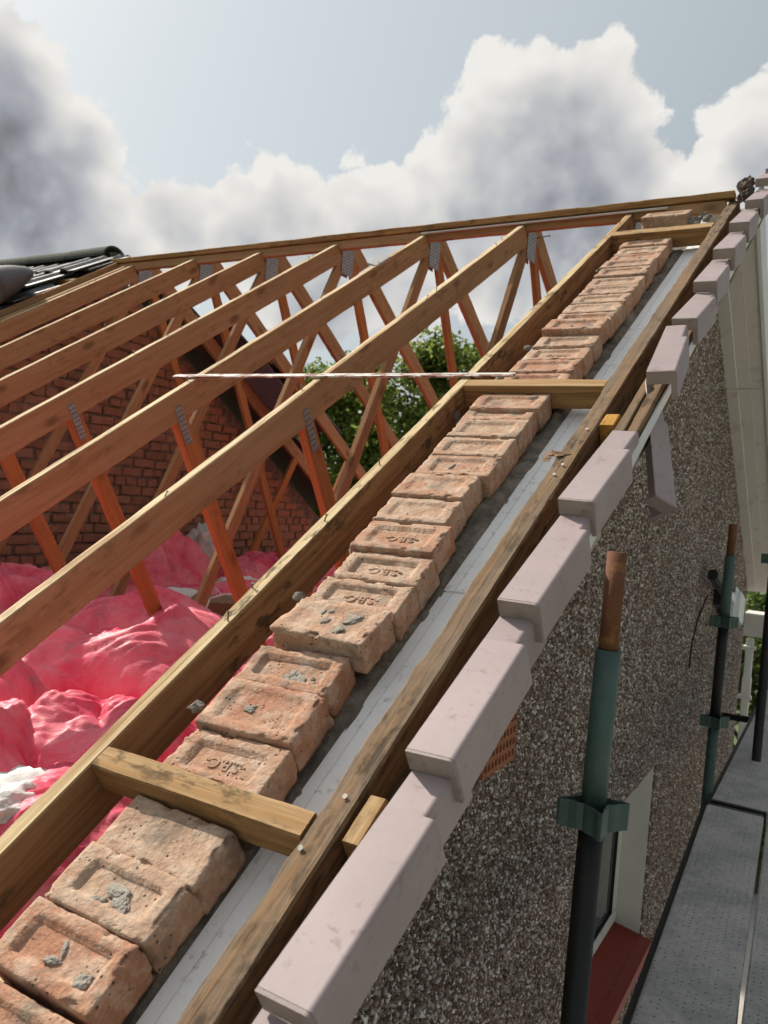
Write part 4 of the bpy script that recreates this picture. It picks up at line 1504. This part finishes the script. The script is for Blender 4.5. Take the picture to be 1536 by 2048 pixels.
tag(o, 'black steel rail along the wall side of near scaffold board', 'rail')
o = put('edge_rail', box_mesh('edge_rail', -.022, -.006, 0, 3.0, -.075, -.012, .004), None, Matrix.Translation((.612, 3.06, -.80)) @ Matrix.Rotation(R(.3), 4, 'Z'), 'scaffold_dark')
tag(o, 'black steel rail along the wall side of farther scaffold board', 'rail')

# ------------------------------------------------------------------ trees
def tree(name, label, base, H, crown_c, crown_r, n, leaf, seed, mt):
    rr = random.Random(seed)
    t = thing(name, label, 'tree', base, 'garden trees behind the house')
    bm = bmesh.new()
    b = Vector(base)
    top = Vector((crown_c[0], crown_c[1], crown_c[2] + crown_r[2] * .4))
    p, r_ = b, .16
    for k in range(5):
        q = b.lerp(top, (k + 1) / 5) + Vector((rr.uniform(-.15, .15), rr.uniform(-.15, .15), 0))
        add_tube(bm, p, q, r_, r_ * .75, n=8, caps=False)
        p, r_ = q, r_ * .75
    clumps = []
    for k in range(64):
        while True:
            d = Vector((rr.uniform(-1, 1), rr.uniform(-1, 1), rr.uniform(-1, 1)))
            if .25 < d.length < 1:
                break
        d = d.normalized() * (.45 + .55 * rr.random() ** .6)
        c = Vector(crown_c) + Vector((d.x * crown_r[0], d.y * crown_r[1], d.z * crown_r[2]))
        clumps.append((c, rr.uniform(.28, .55)))
        if k < 26:
            s_ = b.lerp(top, rr.uniform(.45, .95))
            add_tube(bm, s_, c, .045, .012, n=5, caps=False)
    put('trunk', bm_mesh('trunk', bm, True), t, None, 'bark')
    vs, fs = [], []
    for k in range(n):
        c, cr_ = rr.choice(clumps)
        while True:
            d = Vector((rr.gauss(0, .5), rr.gauss(0, .5), rr.gauss(0, .5)))
            if d.length < 1.4:
                break
        p = c + d * cr_
        a = Vector((rr.gauss(0, 1), rr.gauss(0, 1), rr.gauss(0, .6))).normalized()
        e = a.cross(Vector((rr.gauss(0, 1), rr.gauss(0, 1), rr.gauss(0, 1)))).normalized()
        l = leaf * rr.uniform(.7, 1.3)
        i = len(vs)
        vs.extend([p - a * l * .5, p + e * l * .26, p + a * l * .5, p - e * l * .26])
        fs.append((i, i + 1, i + 2, i + 3))
    me = bpy.data.meshes.new('crown')
    me.from_pydata([tuple(v) for v in vs], [], fs)
    put('crown', me, t, None, mt)
tree('garden_tree', 'tall leafy green tree seen through the middle trusses', (-6.2, 13.0, -5.3), 9, (-6.2, 13.0, 1.6), (1.75, 1.7, 1.9), 26000, .13, 4, 'leaf_green')
tree('garden_tree', 'lower green tree left of the tall one, behind the tiled roof edge', (-8.6, 13.0, -5.3), 8, (-8.5, 12.8, 1.35), (1.75, 1.5, 1.7), 20000, .13, 5, 'leaf_green')
tree('garden_tree', 'dark green tree behind the right foot of the trusses', (-4.6, 14.6, -5.3), 8, (-4.6, 14.6, .2), (1.7, 1.6, 2.1), 18000, .14, 6, 'leaf_dark')
tree('garden_tree', 'small dark tree low beyond the white downpipe', (.2, 13.0, -5.3), 4, (.2, 13.0, -2.6), (1.7, 1.6, 2.0), 16000, .14, 7, 'leaf_dark')
